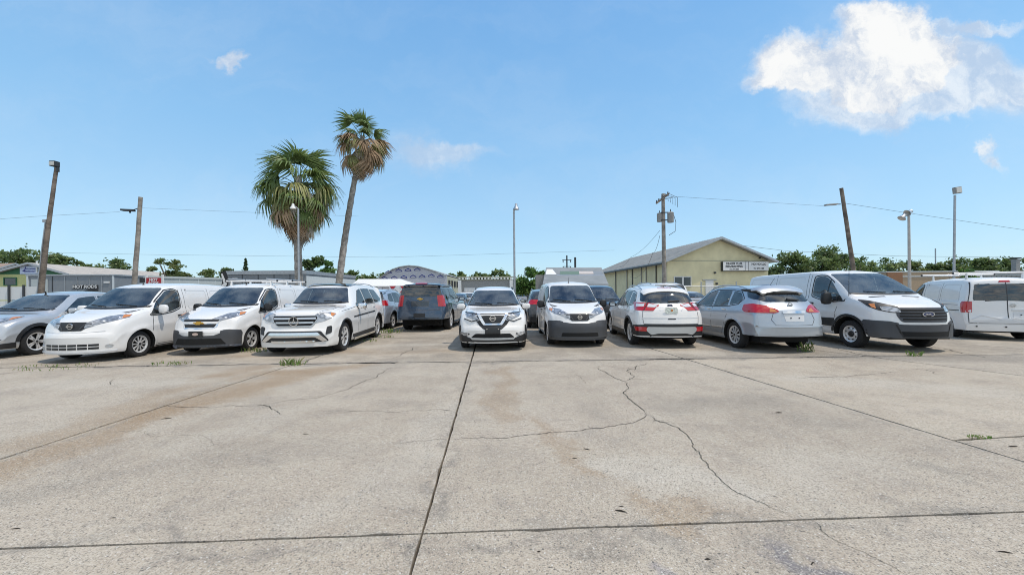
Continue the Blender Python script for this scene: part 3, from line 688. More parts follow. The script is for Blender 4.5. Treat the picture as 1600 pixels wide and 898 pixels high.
c.seams([[(1.62, 1.05), (1.60, .3)], [(2.63, 1.5), (2.64, .3)], [(3.5, 1.1), (3.40, .7), (3.1, .3)]])
c.antenna(1.95, 0.0, .10, 0, .02); c.interior('seat_grey', 2, 2.15, .60, (1.2, 1.06))
c.place(52.3, 553.7, (-1, -1), (-.09, 1))
# 2 white cargo van with body-coloured bumper
v1 = van('cargo_van', 'white cargo van with white slatted bumper and ten-spoke wheels, second from the left', 'white_paint', 'body', 'ten', 'vehicles parked on the lot')
v1.place(213.8, 557, (-1, -1), (-.09, 1))
# 3 white cargo van with twin-bar grille, ladder rack
v2 = van('cargo_van', 'white cargo van with gold emblem, blue-grey lower bumper and roof rack', 'white_paint', 'dark', 'five', 'vehicles parked on the lot', 'none', mirror_m='black_plastic')
fr = v2.patch('grille', [('front', rp([(-.46, .90), (.46, .90), (.40, .69), (.34, .655), (-.34, .655), (-.40, .69)], .03))], 'chrome', off=.005)
v2.patch('grille_mesh', [('front', rp([(-.42, .885), (.42, .885), (.41, .835), (-.41, .835)], .01))], 'black_plastic', off=.010, parent=fr)
v2.patch('grille_mesh', [('front', rp([(-.385, .775), (.385, .775), (.34, .685), (-.34, .685)], .01))], 'black_plastic', off=.010, parent=fr)
v2.patch('grille_bar', [('front', rp([(-.43, .825), (.43, .825), (.40, .785), (-.40, .785)], .01))], 'white_paint', off=.012, parent=fr)
v2.emblem('bowtie', 'front', 0, .80, .075); pl = v2.plate('front', 0, .535, w=.33, h=.15); 
mb = MB(); p, _ = v2.at('front', 0, .535, .03); mb.prism([(p.x, p.y + a, p.z + b) for a, b in ellipse(0, 0, .07, .035)], (0, 0, 0), (-.004, 0, 0)); mb.build('dealer_badge', mat('badge_tan', (.55, .42, .36), .5), pl)
# rack tubes on the roof
def rack(c, bars, zt, ladder=False):
    r = empty('ladder_rack', parent=c.root)
    for s, y0, y1 in bars:
        z = max(c.at('top', s, 0)[0].z, 0) + zt; mb = MB(); x = s - c.o; mb.tube([(x, y0, z), (x, y1, z)], .026, 8); mb.build('cross_bar', 'white_paint', r, 60)
        for y in (y0, y1):
            e = MB(); e.tube([(x, y * 1.0, z), (x, y * 1.02 + (.012 if y > 0 else -.012), z)], .032, 8); e.build('end_cap', 'black_plastic', r)
        for y in (-.58, .58):
            f = MB(); p = c.at('top', s, y)[0]; f.box((x, y, (p.z + z) / 2), (.10, .035, z - p.z + .03), taper=.5); f.build('rack_foot', 'white_paint', r)
    return r
rk = rack(v2, [(2.2, -.74, .74), (3.1, -.74, .74), (4.0, -.74, .74)], .085)
for y in (-.5, .62):
    mb = MB(); z = 1.965; mb.tube([(2.1 - v2.o, y, z + .02), (4.2 - v2.o, y, z + .02)], .018, 6); mb.build('side_rail', 'satin', rk, 60)
v2.place(389, 546.8, (-1, -1), (-.06, 1))
# 4 large white luxury SUV
GL = suv_spec(L=5.13, W=1.93, H=1.83, fo=.87, wb=3.075, wr=.385, nose=1.07, cowl=1.21, wst=2.02, wsb=1.40, rear='box', rim='seven', tw=.26, bowf=.22)
c = Car('parked_car', 'large white luxury SUV with star emblem grille, chrome skid bumper and black glass roof', 'car', GL, 'pearl_white', 'vehicles parked on the lot')
add_front_glass(c, 1.26, 1.68, .76, .60)
c.patch('glass_roof', [('top', rp([(2.10, -.58), (2.10, .58), (3.6, .56), (3.6, -.56)], .08))], 'dark_glass', off=.006)
side_windows(c, [[(1.86, 1.17), (1.98, 1.22), (2.42, 1.60), (2.72, 1.66), (2.72, 1.20)], [(2.80, 1.20), (2.80, 1.66), (3.62, 1.67), (3.66, 1.22)], [(3.74, 1.22), (3.70, 1.66), (4.30, 1.63), (4.66, 1.32), (4.55, 1.25)]])
c.many('window_trim', [('side', strip([(1.82, 1.155), (2.72, 1.18), (3.66, 1.20), (4.62, 1.24)], .018))], 'chrome', off=.008, both=True)
g = c.patch('grille', [('front', rp([(-.52, .97), (.52, .97), (.50, .84), (.40, .72), (-.40, .72), (-.50, .84)], .04))], 'under_black', off=.010)
c.many('grille_bar', [('front', strip([(-.49, .905), (.49, .905)], .045)), ('front', strip([(-.44, .805), (.44, .805)], .045)), ('front', strip(rp([(-.52, .97), (.52, .97), (.50, .84), (.40, .72), (-.40, .72), (-.50, .84)], .04), .018, True))], 'satin', off=.024, parent=g)
c.emblem('star', 'front', 0, .84, .115)
c.both('headlight', [('fc', rp([(-.38, .79), (-.10, .84), (.14, .91), (.34, 1.0), (.16, 1.045), (-.14, 1.04), (-.33, 1.0)], .03))], 'headlamp', off=.008)
c.both('turn_signal', [('fc', rp([(.10, .925), (.32, 1.0), (.16, 1.03)], .01))], 'lens_amber', off=.013)
c.patch('bumper_opening', [('front', rp([(-.62, .60), (.62, .60), (.80, .36), (.66, .34), (-.66, .34), (-.80, .36)], .04))], 'black_plastic', off=.008)
c.patch('skid_plate', [('front', rp([(-.55, .565), (.55, .565), (.76, .37), (.66, .345), (.50, .455), (-.50, .455), (-.66, .345), (-.76, .37)], .02))], 'chrome', off=.026)
c.patch('skid_plate', [('front', rp([(-.52, .375), (.52, .375), (.48, .33), (-.48, .33)], .02))], 'chrome', off=.028)
c.both('side_intake', [('front', rp([(.72, .50), (.84, .54), (.84, .72), (.73, .70)], .04))], 'black_plastic', off=.010)
c.both('side_step', [('side', [(1.42, .24), (3.42, .24), (3.42, .30), (1.42, .30)])], 'chrome', off=.06, depth=.05)
c.both('rocker_panel', [('side', [(1.40, .30), (3.46, .30), (3.46, .40), (1.40, .38)])], 'black_plastic', off=.012)
c.arch_trim(wd=.035); c.many('door_moulding', [('side', strip([(1.5, .86), (3.55, .93)], .035))], 'black_plastic', off=.010, both=True)
c.mirror(1.95, 1.12, 'chrome', (.13, .24, .17)); c.handle(2.55, 1.05, 'pearl_white'); c.handle(3.5, 1.08, 'pearl_white')
c.seams([[(1.86, 1.15), (1.84, .42)], [(2.76, 1.66), (2.77, .42)], [(3.68, 1.66), (3.72, 1.0), (3.45, .6), (3.40, .42)]])
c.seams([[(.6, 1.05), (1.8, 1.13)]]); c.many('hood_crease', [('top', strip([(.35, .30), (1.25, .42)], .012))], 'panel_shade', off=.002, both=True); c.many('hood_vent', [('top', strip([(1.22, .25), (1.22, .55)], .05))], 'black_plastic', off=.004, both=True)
c.many('hood_seam', [('top', strip([(.20, .50), (.6, .72), (1.35, .78)], .014))], 'seam', off=.0015, both=True); c.rails(2.2, 4.5, .60, 'satin', .045); c.interior('seat_tan', 3, 2.35, .74, (1.40, 1.19), top=1.46)
c.place(533.5, 547.3, (-1, -1), (-.074, 1))
# 5 white crossover seen head-on
RG = suv_spec(L=4.69, W=1.84, H=1.70, fo=.93, wb=2.705, wr=.36, nose=.97, cowl=1.10, wst=1.98, wsb=1.20, bowf=.30, rim='five')
c = Car('parked_car', 'white crossover facing the camera head-on with chrome V grille, in the middle of the row', 'car', RG, 'pearl_white', 'vehicles parked on the lot')
add_front_glass(c, 1.155, 1.565, .755, .56)
side_windows(c, [[(1.62, 1.08), (2.15, 1.46), (2.6, 1.53), (2.6, 1.08)], [(2.68, 1.08), (2.68, 1.53), (3.4, 1.50), (3.5, 1.12)], [(3.58, 1.14), (3.48, 1.48), (3.9, 1.38), (4.0, 1.2)]])
g = c.patch('grille', [('front', rp([(-.55, .955), (.55, .955), (.34, .66), (.22, .565), (-.22, .565), (-.34, .66)], .03))], 'black_plastic', off=.008)
c.patch('chrome_v', [('front', rp([(-.40, .94), (-.32, .94), (-.19, .715), (.19, .715), (.32, .94), (.40, .94), (.235, .66), (-.235, .66)], .008))], 'chrome', off=.03, parent=g)
c.emblem('ring_bar', 'front', 0, .84, .08); c.patch('plate_bracket', [('front', [(-.19, .46), (.19, .46), (.19, .60), (-.19, .60)])], 'plate_black', off=.03)
for y in (-.14, .14): mb = MB(); p, _ = c.at('front', y, .57, .045); mb.box(p, (.01, .03, .02)); mb.build('plate_screw', 'chrome', c.root)
c.both('headlight', [('fc', rp([(-.48, .80), (-.38, .775), (-.12, .85), (.12, .90), (.34, .98), (.10, 1.005), (-.18, .97)], .02))], 'headlamp', off=.010)
c.many('lamp_trim', [('front', strip([(.36, .82), (.44, .79), (.54, .765), (.74, .83)], .022)), ('front', strip([(.40, .955), (.60, .965), (.74, .985)], .016))], 'black_plastic', off=.014, both=True)
c.both('fog_light', [('front', rp([(.62, .41), (.72, .40), (.83, .45), (.83, .50), (.64, .48)], .02))], 'headlamp', off=.016)
c.many('fog_bezel', [('front', strip([(.60, .46), (.72, .38), (.84, .44), (.85, .66)], .035))], 'black_plastic', off=.012, both=True)
c.patch('intake', [('front', rp([(-.44, .46), (.44, .46), (.56, .355), (-.56, .355)], .03))], 'under_black', off=.010)
wrap(c, 'lower_bumper', [(-.68, .21), (.68, .21), (.68, .345), (.62, .33), (-.62, .33), (-.68, .345)], [(-.26, .21), (.42, .21), (.42, .42), (0, .40), (-.26, .34)], 'black_plastic', off=.014)
c.patch('skid_plate', [('front', rp([(-.56, .345), (.56, .345), (.52, .305), (-.52, .305)], .01))], 'satin', off=.028)
c.arch_trim(); c.mirror(1.70, 1.07, 'pearl_white', (.13, .24, .16))
c.many('hood_crease', [('top', strip([(.3, .42), (1.2, .55)], .014))], 'panel_shade', off=.002, both=True); c.many('hood_seam', [('top', strip([(.20, .48), (.55, .70), (1.2, .75)], .014))], 'seam', off=.0015, both=True); c.rails(2.2, 4.0, .58, 'black_plastic', .03); c.interior('seat_grey', 2, 2.2, .64, (1.2, 1.08), top=1.36)
c.place(815, 541, (-1, -1), (-.03, 1))
# 6 cargo van with dark grey bumper
v3 = van('cargo_van', 'white cargo van with large dark grey plastic bumper, beside the head-on crossover', 'fleet_white', 'grey', 'cover', 'vehicles parked on the lot', mirror_m='black_plastic')
v3.place(859.8, 536.8, (-1, 1), (-.012, 1))
# 7 white SUV from behind
ES = suv_spec(L=4.52, W=1.84, H=1.68, fo=.90, wb=2.69, wr=.355, rear='slope', rim='five', bowr=.20, lipr=.30)
c = Car('parked_car', 'white SUV seen from behind with floral licence plate and two exhaust tips', 'car', ES, 'pearl_white', 'vehicles parked on the lot')
rw = c.patch('rear_window', [('rear', rp([(-.70, 1.23), (-.45, 1.185), (.45, 1.185), (.70, 1.23), (.60, 1.535), (-.60, 1.535)], .05))], 'side_glass', off=.006)
mb = MB(); p, _ = c.at('rear', -.02, 1.215, .03); q, _ = c.at('rear', .28, 1.235, .03); mb.tube([p, q], [.022, .012], 6); mb.build('rear_wiper', 'black_plastic', rw)
c.patch('rear_spoiler', [('top', rp([(4.03, -.58), (4.03, .58), (3.82, .62), (3.82, -.62)], .03))], 'pearl_white', off=.028, depth=.02)
c.patch('brake_light', [('rear', rp([(-.18, 1.555), (.18, 1.555), (.17, 1.59), (-.17, 1.59)], .01))], 'lens_red', off=.03)
add_front_glass(c, 1.14, 1.55, .72, .56)
side_windows(c, [[(1.62, 1.07), (2.10, 1.42), (2.52, 1.52), (2.52, 1.07)], [(2.60, 1.07), (2.60, 1.52), (3.18, 1.50), (3.28, 1.11)], [(3.36, 1.12), (3.26, 1.49), (3.55, 1.44), (3.78, 1.24), (3.72, 1.17)]])
c.many('window_seal', [('side', strip(rp([(1.58, 1.05), (2.08, 1.44), (2.6, 1.545), (3.3, 1.52), (3.60, 1.46), (3.83, 1.24), (3.74, 1.14), (3.2, 1.08)], .03), .016, True))], 'black_plastic', off=.008, both=True)
c.both('tail_light', [('rc', rp([(-.44, 1.13), (-.10, 1.19), (.30, 1.20), (.66, 1.215), (.52, 1.10), (.36, 1.0), (-.34, .985)], .02))], 'lens_red', off=.010)
c.both('reverse_light', [('rc', rp([(-.40, 1.125), (-.10, 1.17), (-.10, 1.08), (-.34, 1.07)], .01)), ('rc', rp([(.02, 1.165), (.40, 1.17), (.34, 1.09), (.02, 1.09)], .01))], 'lens_white', off=.016)
c.many('lamp_divider', [('rc', strip([(-.05, 1.2), (-.05, .99)], .03))], 'black_plastic', off=.018, both=True)
c.emblem('oval', 'rear', 0, 1.115, .07); c.plate('rear', 0, .985, 'plate_white', .31, .155, .03)
mb = MB(); p, _ = c.at('rear', 0, .985, .04); mb.box(p + Vector((0, .01, .0)), (.006, .05, .05)); mb.build('plate_emblem', 'lens_amber', c.root)
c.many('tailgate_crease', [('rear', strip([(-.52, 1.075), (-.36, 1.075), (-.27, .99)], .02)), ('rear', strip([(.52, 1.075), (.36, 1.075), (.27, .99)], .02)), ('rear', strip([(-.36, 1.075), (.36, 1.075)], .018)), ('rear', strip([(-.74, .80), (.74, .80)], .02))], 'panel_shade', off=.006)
c.many('rear_seam', [('rear', strip([(s * .70, 1.0), (s * .72, .82), (s * .70, .66)], .009)) for s in (-1, 1)] + [('rear', strip([(-.70, .645), (.70, .645)], .009))], 'seam', off=.004)
c.patch('tailgate_handle', [('rear', rp([(-.10, .765), (.10, .765), (.10, .79), (-.10, .79)], .01))], 'black_plastic', off=.008)
wrap(c, 'lower_bumper', [(-.70, .29), (.70, .29), (.70, .635), (-.70, .635)], [(-.24, .29), (.46, .30), (.44, .60), (0, .62), (-.24, .635)], 'black_plastic', 'r')
c.patch('skid_plate', [('rear', rp([(-.62, .57), (.62, .57), (.64, .47), (.52, .36), (.36, .40), (-.36, .40), (-.52, .36), (-.64, .47)], .05))], 'satin', off=.028)
c.both('reflector', [('rc', rp([(-.20, .45), (.26, .46), (.30, .57), (-.22, .56)], .02))], 'lens_red', off=.022)
for y in (-.52, .52): mb = MB(); p, _ = c.at('rear', y, .37, 0); mb.tube([p + Vector((-.2, 0, -.02)), p + Vector((.03, 0, -.02))], .05, 14, cap=False); mb.tube([p + Vector((-.2, 0, -.02)), p + Vector((.0, 0, -.02))], .042, 14, 1); mb.build('exhaust_tip', ['chrome', 'under_black'], c.root, 40)
c.both('rocker_panel', [('side', [(1.30, .22), (3.2, .22), (3.2, .38), (1.30, .36)])], 'black_plastic', off=.012)
c.arch_trim(wd=.06); c.mirror(1.68, 1.06, 'black_plastic', (.13, .22, .15)); c.handle(2.40, .97, 'pearl_white'); c.handle(3.15, .99, 'pearl_white')
c.seams([[(1.60, 1.04), (1.58, .38)], [(2.56, 1.5), (2.57, .38)], [(3.32, 1.1), (3.30, .85), (3.05, .38)]]); c.rails(2.1, 3.75, .56, 'satin', .05); c.antenna(3.85, 0, .12, .5); c.interior('seat_grey', 2, 2.15, .64, (1.2, 1.08), top=1.36)
c.place(989, 537.3, (1, -1), (-.06, -1))
# 8 ice blue crossover from behind
RS = suv_spec(L=4.66, W=1.80, H=1.655, fo=.93, wb=2.69, wr=.35, rear='slope', rim='mesh', bowr=.24, lipr=.40, tw=.21)
c = Car('parked_car', 'ice blue crossover seen from behind with round red tail lights and roof spoiler', 'car', RS, 'ice_blue_paint', 'vehicles parked on the lot')
rw = c.patch('rear_window', [('rear', rp([(-.70, 1.30), (-.50, 1.22), (.50, 1.22), (.70, 1.30), (.60, 1.50), (-.60, 1.50)], .05))], 'side_glass', off=.006)
c.patch('spoiler', [('rear', rp([(-.60, 1.45), (-.50, 1.40), (.50, 1.40), (.60, 1.45), (.62, 1.52), (-.62, 1.52)], .03))], 'under_black', off=.03)  # dark patch painted in for the shadow under the spoiler lip
c.patch('spoiler_lip', [('top', rp([(4.19, -.50), (4.19, .50), (3.95, .60), (3.95, -.60)], .04))], 'ice_blue_paint', off=.07, depth=.02)
mb = MB(); p, _ = c.at('rear', .28, 1.245, .03); q, _ = c.at('rear', -.02, 1.26, .04); mb.tube([p, q], [.012, .03], 6); mb.build('rear_wiper', 'black_plastic', rw)
add_front_glass(c, 1.14, 1.53, .72, .56)
side_windows(c, [[(1.60, 1.08), (2.08, 1.42), (2.52, 1.51), (2.50, 1.08)], [(2.60, 1.08), (2.62, 1.51), (3.22, 1.50), (3.26, 1.11)], [(3.34, 1.13), (3.32, 1.49), (3.60, 1.45), (3.80, 1.30), (3.70, 1.18)]])
c.many('window_trim', [('side', strip([(1.56, 1.055), (2.5, 1.06), (3.3, 1.09), (3.70, 1.15), (3.85, 1.30), (3.62, 1.475), (3.3, 1.515), (2.5, 1.53), (2.05, 1.44), (1.56, 1.08)], .016))], 'black_plastic', off=.008, both=True)
c.both('tail_light', [('rc', rp([(-.46, .99), (-.38, 1.05), (-.10, 1.13), (.30, 1.175), (.62, 1.15), (.66, 1.02), (.56, .965), (-.36, .955)], .03))], 'lens_red', off=.012)
c.both('reverse_light', [('rc', rp([(-.40, .98), (-.34, 1.03), (-.20, 1.06), (-.20, .98)], .015))], 'lens_amber', off=.018)
c.emblem('ring_bar', 'rear', 0, 1.14, .055); c.patch('chrome_bar', [('rear', rp([(-.27, .945), (.27, .945), (.27, 1.0), (-.27, 1.0)], .02))], 'chrome', off=.03)
c.patch('plate_recess', [('rear', rp([(-.22, .76), (.22, .76), (.25, .935), (-.25, .935)], .02))], 'panel_shade', off=.005)
for y in (-.1, .1): mb = MB(); p, _ = c.at('rear', y, .84, .01); mb.box(p, (.01, .025, .025)); mb.build('plate_screw', 'black_plastic', c.root)
c.many('rear_seam', [('rear', strip([(s * .46, .96), (s * .52, .80), (s * .44, .67), (0, .665)], .009)) for s in (-1, 1)], 'seam', off=.004)
c.patch('bumper_shelf', [('rear', rp([(-.84, .62), (.84, .62), (.80, .66), (-.80, .66)], .01))], 'ice_blue_paint', off=.03)
wrap(c, 'lower_bumper', [(-.66, .35), (.66, .35), (.66, .43), (.5, .42), (-.5, .42), (-.66, .43)], [(-.26, .35), (.36, .35), (.36, .42), (-.26, .43)], 'black_plastic', 'r')
mb = MB(); p, _ = c.at('rear', -.45, .36, 0); mb.tube([p + Vector((-.3, 0, -.05)), p + Vector((.02, 0, -.05))], .04, 12, cap=False); mb.tube([p + Vector((-.3, 0, -.05)), p + Vector((.0, 0, -.05))], .034, 12, 1); mb.build('exhaust_tip', ['satin', 'under_black'], c.root, 40)
c.many('door_moulding', [('side', strip([(1.66, .47), (2.5, .49)], .045)), ('side', strip([(2.60, .492), (3.12, .505)], .045))], 'chrome', off=.012, both=True)
c.mirror(1.66, 1.07, 'ice_blue_paint', (.13, .22, .15)); c.handle(2.40, .98, 'chrome'); c.handle(3.16, 1.0, 'chrome')
c.seams([[(1.58, 1.04), (1.56, .3)], [(2.56, 1.5), (2.55, .3)], [(3.30, 1.1), (3.32, .88), (3.06, .32)]]); c.rails(2.0, 3.8, .57, 'satin', .05); c.antenna(3.75, 0, .22, .9); c.interior('seat_grey', 2, 2.15, .62, (1.2, 1.08), top=1.34)
c.many('arch_lip', [('side', strip(line_arc(a, .35, .425, 0, 180, 18), .018)) for a in (RS['fo'], RS['fo'] + RS['wb'])], 'ice_blue_paint', off=.02, both=True)
c.place(1153, 543, (1, -1), (.02, -1))
# 9 big white van
TR = dict(L=5.58, W=2.04, fo=1.02, wb=3.3, wr=.355, sill=.30, bowf=.42, bowr=.05, crown=.07, tw=.235, rim='steel', inset=.05, gap=.10, rimk=.60, lipf=.34,
    top=[(0, .70), (.03, .86), (.08, 1.02), (.17, 1.12), (.45, 1.22), (.92, 1.36), (1.04, 1.43), (1.86, 1.96), (2.08, 2.04), (2.6, 2.08), (4.9, 2.07), (5.38, 2.03), (5.47, 1.94), (5.53, 1.3), (5.55, .85), (5.58, .64)],
    belt=[(0, .64), (.2, 1.0), (.5, 1.12), (.95, 1.25), (1.5, 1.28), (2.4, 1.32), (5.4, 1.32), (5.53, .8), (5.58, .58)],
    half=[(0, .84), (.06, .90), (.3, .97), (.7, 1.005), (1.1, 1.02), (5.2, 1.02), (5.5, 1.0), (5.58, .97)],
    roof=[(0, .72), (.45, .85), (.95, .88), (1.2, .86), (1.95, .76), (2.6, .82), (5.2, .82), (5.5, .82), (5.58, .90)])
c = Car('cargo_van', 'large white full-size van with black grille and steel wheels, right of the ice blue crossover', 'van', TR, 'fleet_white', 'vehicles parked on the lot')
add_front_glass(c, 1.405, 1.955, .875, .715)
g = c.patch('grille', [('front', rp([(-.53, 1.06), (.53, 1.06), (.60, .90), (.52, .72), (-.52, .72), (-.60, .90)], .06))], 'grey_plastic', off=.012)
for z, hw in ((1.0, .49), (.93, .53), (.86, .54), (.79, .50)): c.many('grille_slot', [('front', strip([(-hw, z), (hw, z)], .035))], 'under_black', off=.018, parent=g)
c.emblem('oval', 'front', 0, .91, .125)
c.both('headlight', [('fc', rp([(-.40, .93), (-.10, .95), (.20, 1.0), (.44, 1.08), (.74, 1.25), (.44, 1.225), (.10, 1.16), (-.30, 1.08)], .03))], 'black_plastic', off=.010)
c.both('lamp_lens', [('fc', rp([(-.36, .955), (-.08, .965), (.10, 1.0), (.16, 1.08), (-.05, 1.09), (-.28, 1.055)], .03))], 'headlamp', off=.016)
c.both('turn_signal', [('fc', rp([(.24, 1.03), (.36, 1.07), (.44, 1.14), (.28, 1.14)], .01))], 'lens_amber', off=.018)
wrap(c, 'front_bumper', [(-.74, .34), (.74, .34), (.74, .70), (.5, .665), (-.5, .665), (-.74, .70)], [(-.30, .34), (.50, .34), (.505, .42), (.56, .60), (.62, .70), (.56, .76), (-.1, .74), (-.30, .70)], 'grey_plastic', off=.02)
c.patch('intake', [('front', rp([(-.50, .39), (.50, .39), (.58, .50), (-.58, .50)], .02))], 'under_black', off=.028)
c.many('bumper_fold', [('front', strip([(-.62, .665), (-.50, .37), (.50, .37), (.62, .665)], .025))], 'black_plastic', off=.032)
for o in c.both('door_window', [('side', rp([(1.20, 1.22), (1.72, 1.20), (2.26, 1.34), (2.28, 1.86), (2.16, 1.90), (1.96, 1.88), (1.72, 1.72)], .05))], 'side_glass', off=.006): pass
c.many('window_seal', [('side', strip(rp([(1.14, 1.205), (1.72, 1.17), (2.30, 1.32), (2.31, 1.90), (2.16, 1.93), (1.95, 1.91), (1.68, 1.74)], .05), .024, True)), ('side', strip([(1.76, 1.2), (1.78, 1.78)], .03))], 'black_plastic', off=.009, both=True)
c.seams([[(2.40, .5), (2.42, 1.95)], [(1.32, 1.2), (1.42, .9), (1.46, .7)], [(2.52, .5), (2.52, 2.0)], [(3.9, .5), (3.9, 2.0)], [(.98, 1.29), (1.3, 1.22)]])
c.many('side_panel', [('side', strip(rp(q, .08), .022, True)) for q in ([(2.66, 1.30), (3.78, 1.30), (3.78, 1.90), (2.66, 1.90)], [(4.02, 1.30), (5.30, 1.30), (5.22, 1.90), (4.02, 1.90)])] + [('side', strip([(2.55, 1.05), (5.35, 1.05)], .02))], 'panel_shade', off=.004, both=True)
c.both('side_cladding', [('side', [(1.48, .52), (4.0 - .12, .52), (3.88, .72), (1.46, .74)])], 'black_plastic', off=.016)
c.both('side_cladding', [('side', [(4.80, .52), (5.45, .52), (5.45, .72), (4.82, .74)])], 'black_plastic', off=.016)
c.arch_trim('black_plastic', .06, .02)
c.both('door_handle', [('side', rp([(2.18, 1.10), (2.36, 1.10), (2.36, 1.15), (2.18, 1.15)], .01))], 'black_plastic', off=.025)
c.mirror(1.52, 1.25, 'black_plastic', (.16, .24, .34), .2); c.both('mirror_arm', [('side', rp([(1.36, 1.22), (1.62, 1.22), (1.58, 1.32), (1.42, 1.32)], .02))], 'black_plastic', off=.03)
c.many('hood_vent', [('top', strip([(.84, .22), (.84, .62)], .05))], 'black_plastic', off=.004, both=True)
p, _ = c.at('side', 1.10, 1.26, 0); mb = MB(); mb.tube([p + Vector((0, -.04, -.02)), p + Vector((-.02, -.04, 1.0))], [.008, .004], 5); mb.build('antenna', 'antenna_black', c.root); c.antenna(2.25, 0, .04, .5, .02)
c.patch('rear_door_glass', [('rear', rp([(-.7, 1.35), (.7, 1.35), (.66, 1.85), (-.66, 1.85)], .05))], 'dark_glass', off=.006)
c.both('tail_light', [('rear', rp([(.86, .9), (.96, .9), (.95, 1.3), (.87, 1.3)], .02))], 'lens_red', off=.01)
c.interior('seat_grey', 1, 2.2, .86, (1.15, 1.34), 2.62, .46, 1.62); c.place(1333, 542.3, (-1, 1), (.015, 1))
# 10 dented white van, rear towards the camera
v4 = van('cargo_van', 'white cargo van with dented rear doors and ladder rack at the right edge', 'fleet_white', 'body', 'cover', 'vehicles parked on the lot', mirror_m='black_plastic', lipr=.27)
rk = rack(v4, [(2.35, -.86, .86), (4.15, -.86, .86)], .14)
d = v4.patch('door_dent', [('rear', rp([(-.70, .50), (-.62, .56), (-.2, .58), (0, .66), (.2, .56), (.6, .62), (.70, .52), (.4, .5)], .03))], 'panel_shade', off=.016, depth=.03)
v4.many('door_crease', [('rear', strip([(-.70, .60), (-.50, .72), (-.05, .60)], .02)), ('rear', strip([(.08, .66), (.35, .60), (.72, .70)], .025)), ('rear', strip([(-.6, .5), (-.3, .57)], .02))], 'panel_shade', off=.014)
v4.emblem('ring_bar', 'rear', .12, 1.02, .055); v4.patch('door_moulding', [('rear', rp([(.10, .86), (.70, .86), (.70, .91), (.10, .91)], .01))], 'panel_shade', off=.02)
v4.patch('plate_recess', [('rear', rp([(.12, .66), (.60, .66), (.60, .83), (.12, .83)], .02))], 'panel_shade', off=.008)
for y in (.27, .43): mb = MB(); p, _ = v4.at('rear', y, .75, .015); mb.box(p, (.01, .025, .025)); mb.build('plate_screw', 'black_plastic', v4.root)
for y in (-.62, -.05, .5): mb = MB(); p, _ = v4.at('rear', y, .40, .03); mb.tube([p, p + Vector((.008, 0, 0))], .022, 10); mb.build('parking_sensor', 'black_plastic', v4.root)
v4.both('reverse_light', [('rc', rp([(-.08, .81), (.06, .81), (.06, .88), (-.08, .88)], .01))], 'lens_white', off=.014)
v4.both('door_track', [('side', [(3.3, .84), (4.38, .84), (4.38, .865), (3.3, .865)])], 'black_plastic', off=.008)
a = math.radians(-26); v4.place(1489, 525.4, (1, -1), (math.sin(a), -math.cos(a)))
# ------------------------------------------------------------------ second row
def plain_suv(label, pm, px, py, wheel, back, spec, rear=True, rimk='five', rails=True, glass='side_glass', lamp_z=(.95, 1.15), mir=None, dark_low=True):
    c = Car('parked_car', label, 'car', spec, pm, 'vehicles parked on the lot'); H = max(z for _, z in spec['top']); L = spec['L']
    add_front_glass(c, 1.16, H - .13, .73, .57, 'windscreen')
    c.patch('rear_window', [('rear', rp([(-.70, 1.25), (-.45, 1.20), (.45, 1.20), (.70, 1.25), (.60, H - .13), (-.60, H - .13)], .05))], glass, off=.006)
    k = L / 4.6
    side_windows(c, [[(1.62 * k, 1.10), (2.10 * k, H - .24), (2.55 * k, H - .15), (2.55 * k, 1.10)], [(2.63 * k, 1.10), (2.63 * k, H - .15), (3.25 * k, H - .17), (3.32 * k, 1.13)], [(3.40 * k, 1.15), (3.32 * k, H - .18), (3.75 * k, H - .22), (3.92 * k, 1.28), (3.85 * k, 1.18)]], glass)
    c.both('tail_light', [('rc', rp([(-.30, lamp_z[0]), (.36, lamp_z[0]), (.42, lamp_z[1]), (-.26, lamp_z[1])], .03))], 'lens_red', off=.012)
    c.both('headlight', [('fc', rp([(-.44, .78), (0, .83), (.30, .92), (0, .95), (-.40, .88)], .03))], 'headlamp', off=.01)
    c.patch('grille', [('front', rp([(-.42, .90), (.42, .90), (.36, .68), (-.36, .68)], .03))], 'black_plastic', off=.01)
    if dark_low: c.patch('lower_bumper', [('rear', [(-.74, .30), (.74, .30), (.74, .50), (-.74, .50)])], 'black_plastic', off=.012)
    c.patch('lower_intake', [('front', rp([(-.5, .32), (.5, .32), (.55, .46), (-.55, .46)], .02))], 'black_plastic', off=.01)
    c.mirror(1.70 * k, 1.08, mir or pm); c.seams([[(1.60 * k, 1.04), (1.58 * k, .3)], [(2.59 * k, 1.5), (2.58 * k, .3)], [(3.36 * k, 1.1), (3.1 * k, .32)]])
    c.arch_trim(wd=.04)
    if rails: c.rails(2.1, L - .8, .58, 'satin', .05)
    c.interior('seat_grey', 2, 2.15, H - 1.03, (1.2, 1.08), top=H - .32); c.place(px, py, wheel, back); return c
plain_suv('grey-blue wagon seen from behind, partly hidden by the white luxury SUV', 'grey_blue_paint', 611, 513, (1, 1), (-.02, -1), suv_spec(L=4.55, W=1.80, H=1.70, wr=.35, rear='steep'), lamp_z=(1.0, 1.22))
TA = suv_spec(L=5.18, W=2.04, H=1.88, fo=1.0, wb=2.946, wr=.40, nose=1.10, cowl=1.24, wst=2.2, wsb=1.5, rear='box', rim='five', bowr=.10, lipr=.50, tw=.27, roof=[(0, .78), (1.5, .84), (2.2, .70), (3.0, .74), (4.9, .74), (5.1, .82), (5.18, .9)])
c = Car('parked_car', 'dark slate blue full-size SUV seen from behind with tall red tail lights', 'car', TA, 'slate_blue_paint', 'vehicles parked on the lot')
rw = c.patch('rear_window', [('rear', rp([(-.83, 1.38), (.83, 1.38), (.73, 1.80), (-.73, 1.80)], .03))], 'dark_glass', off=.006)
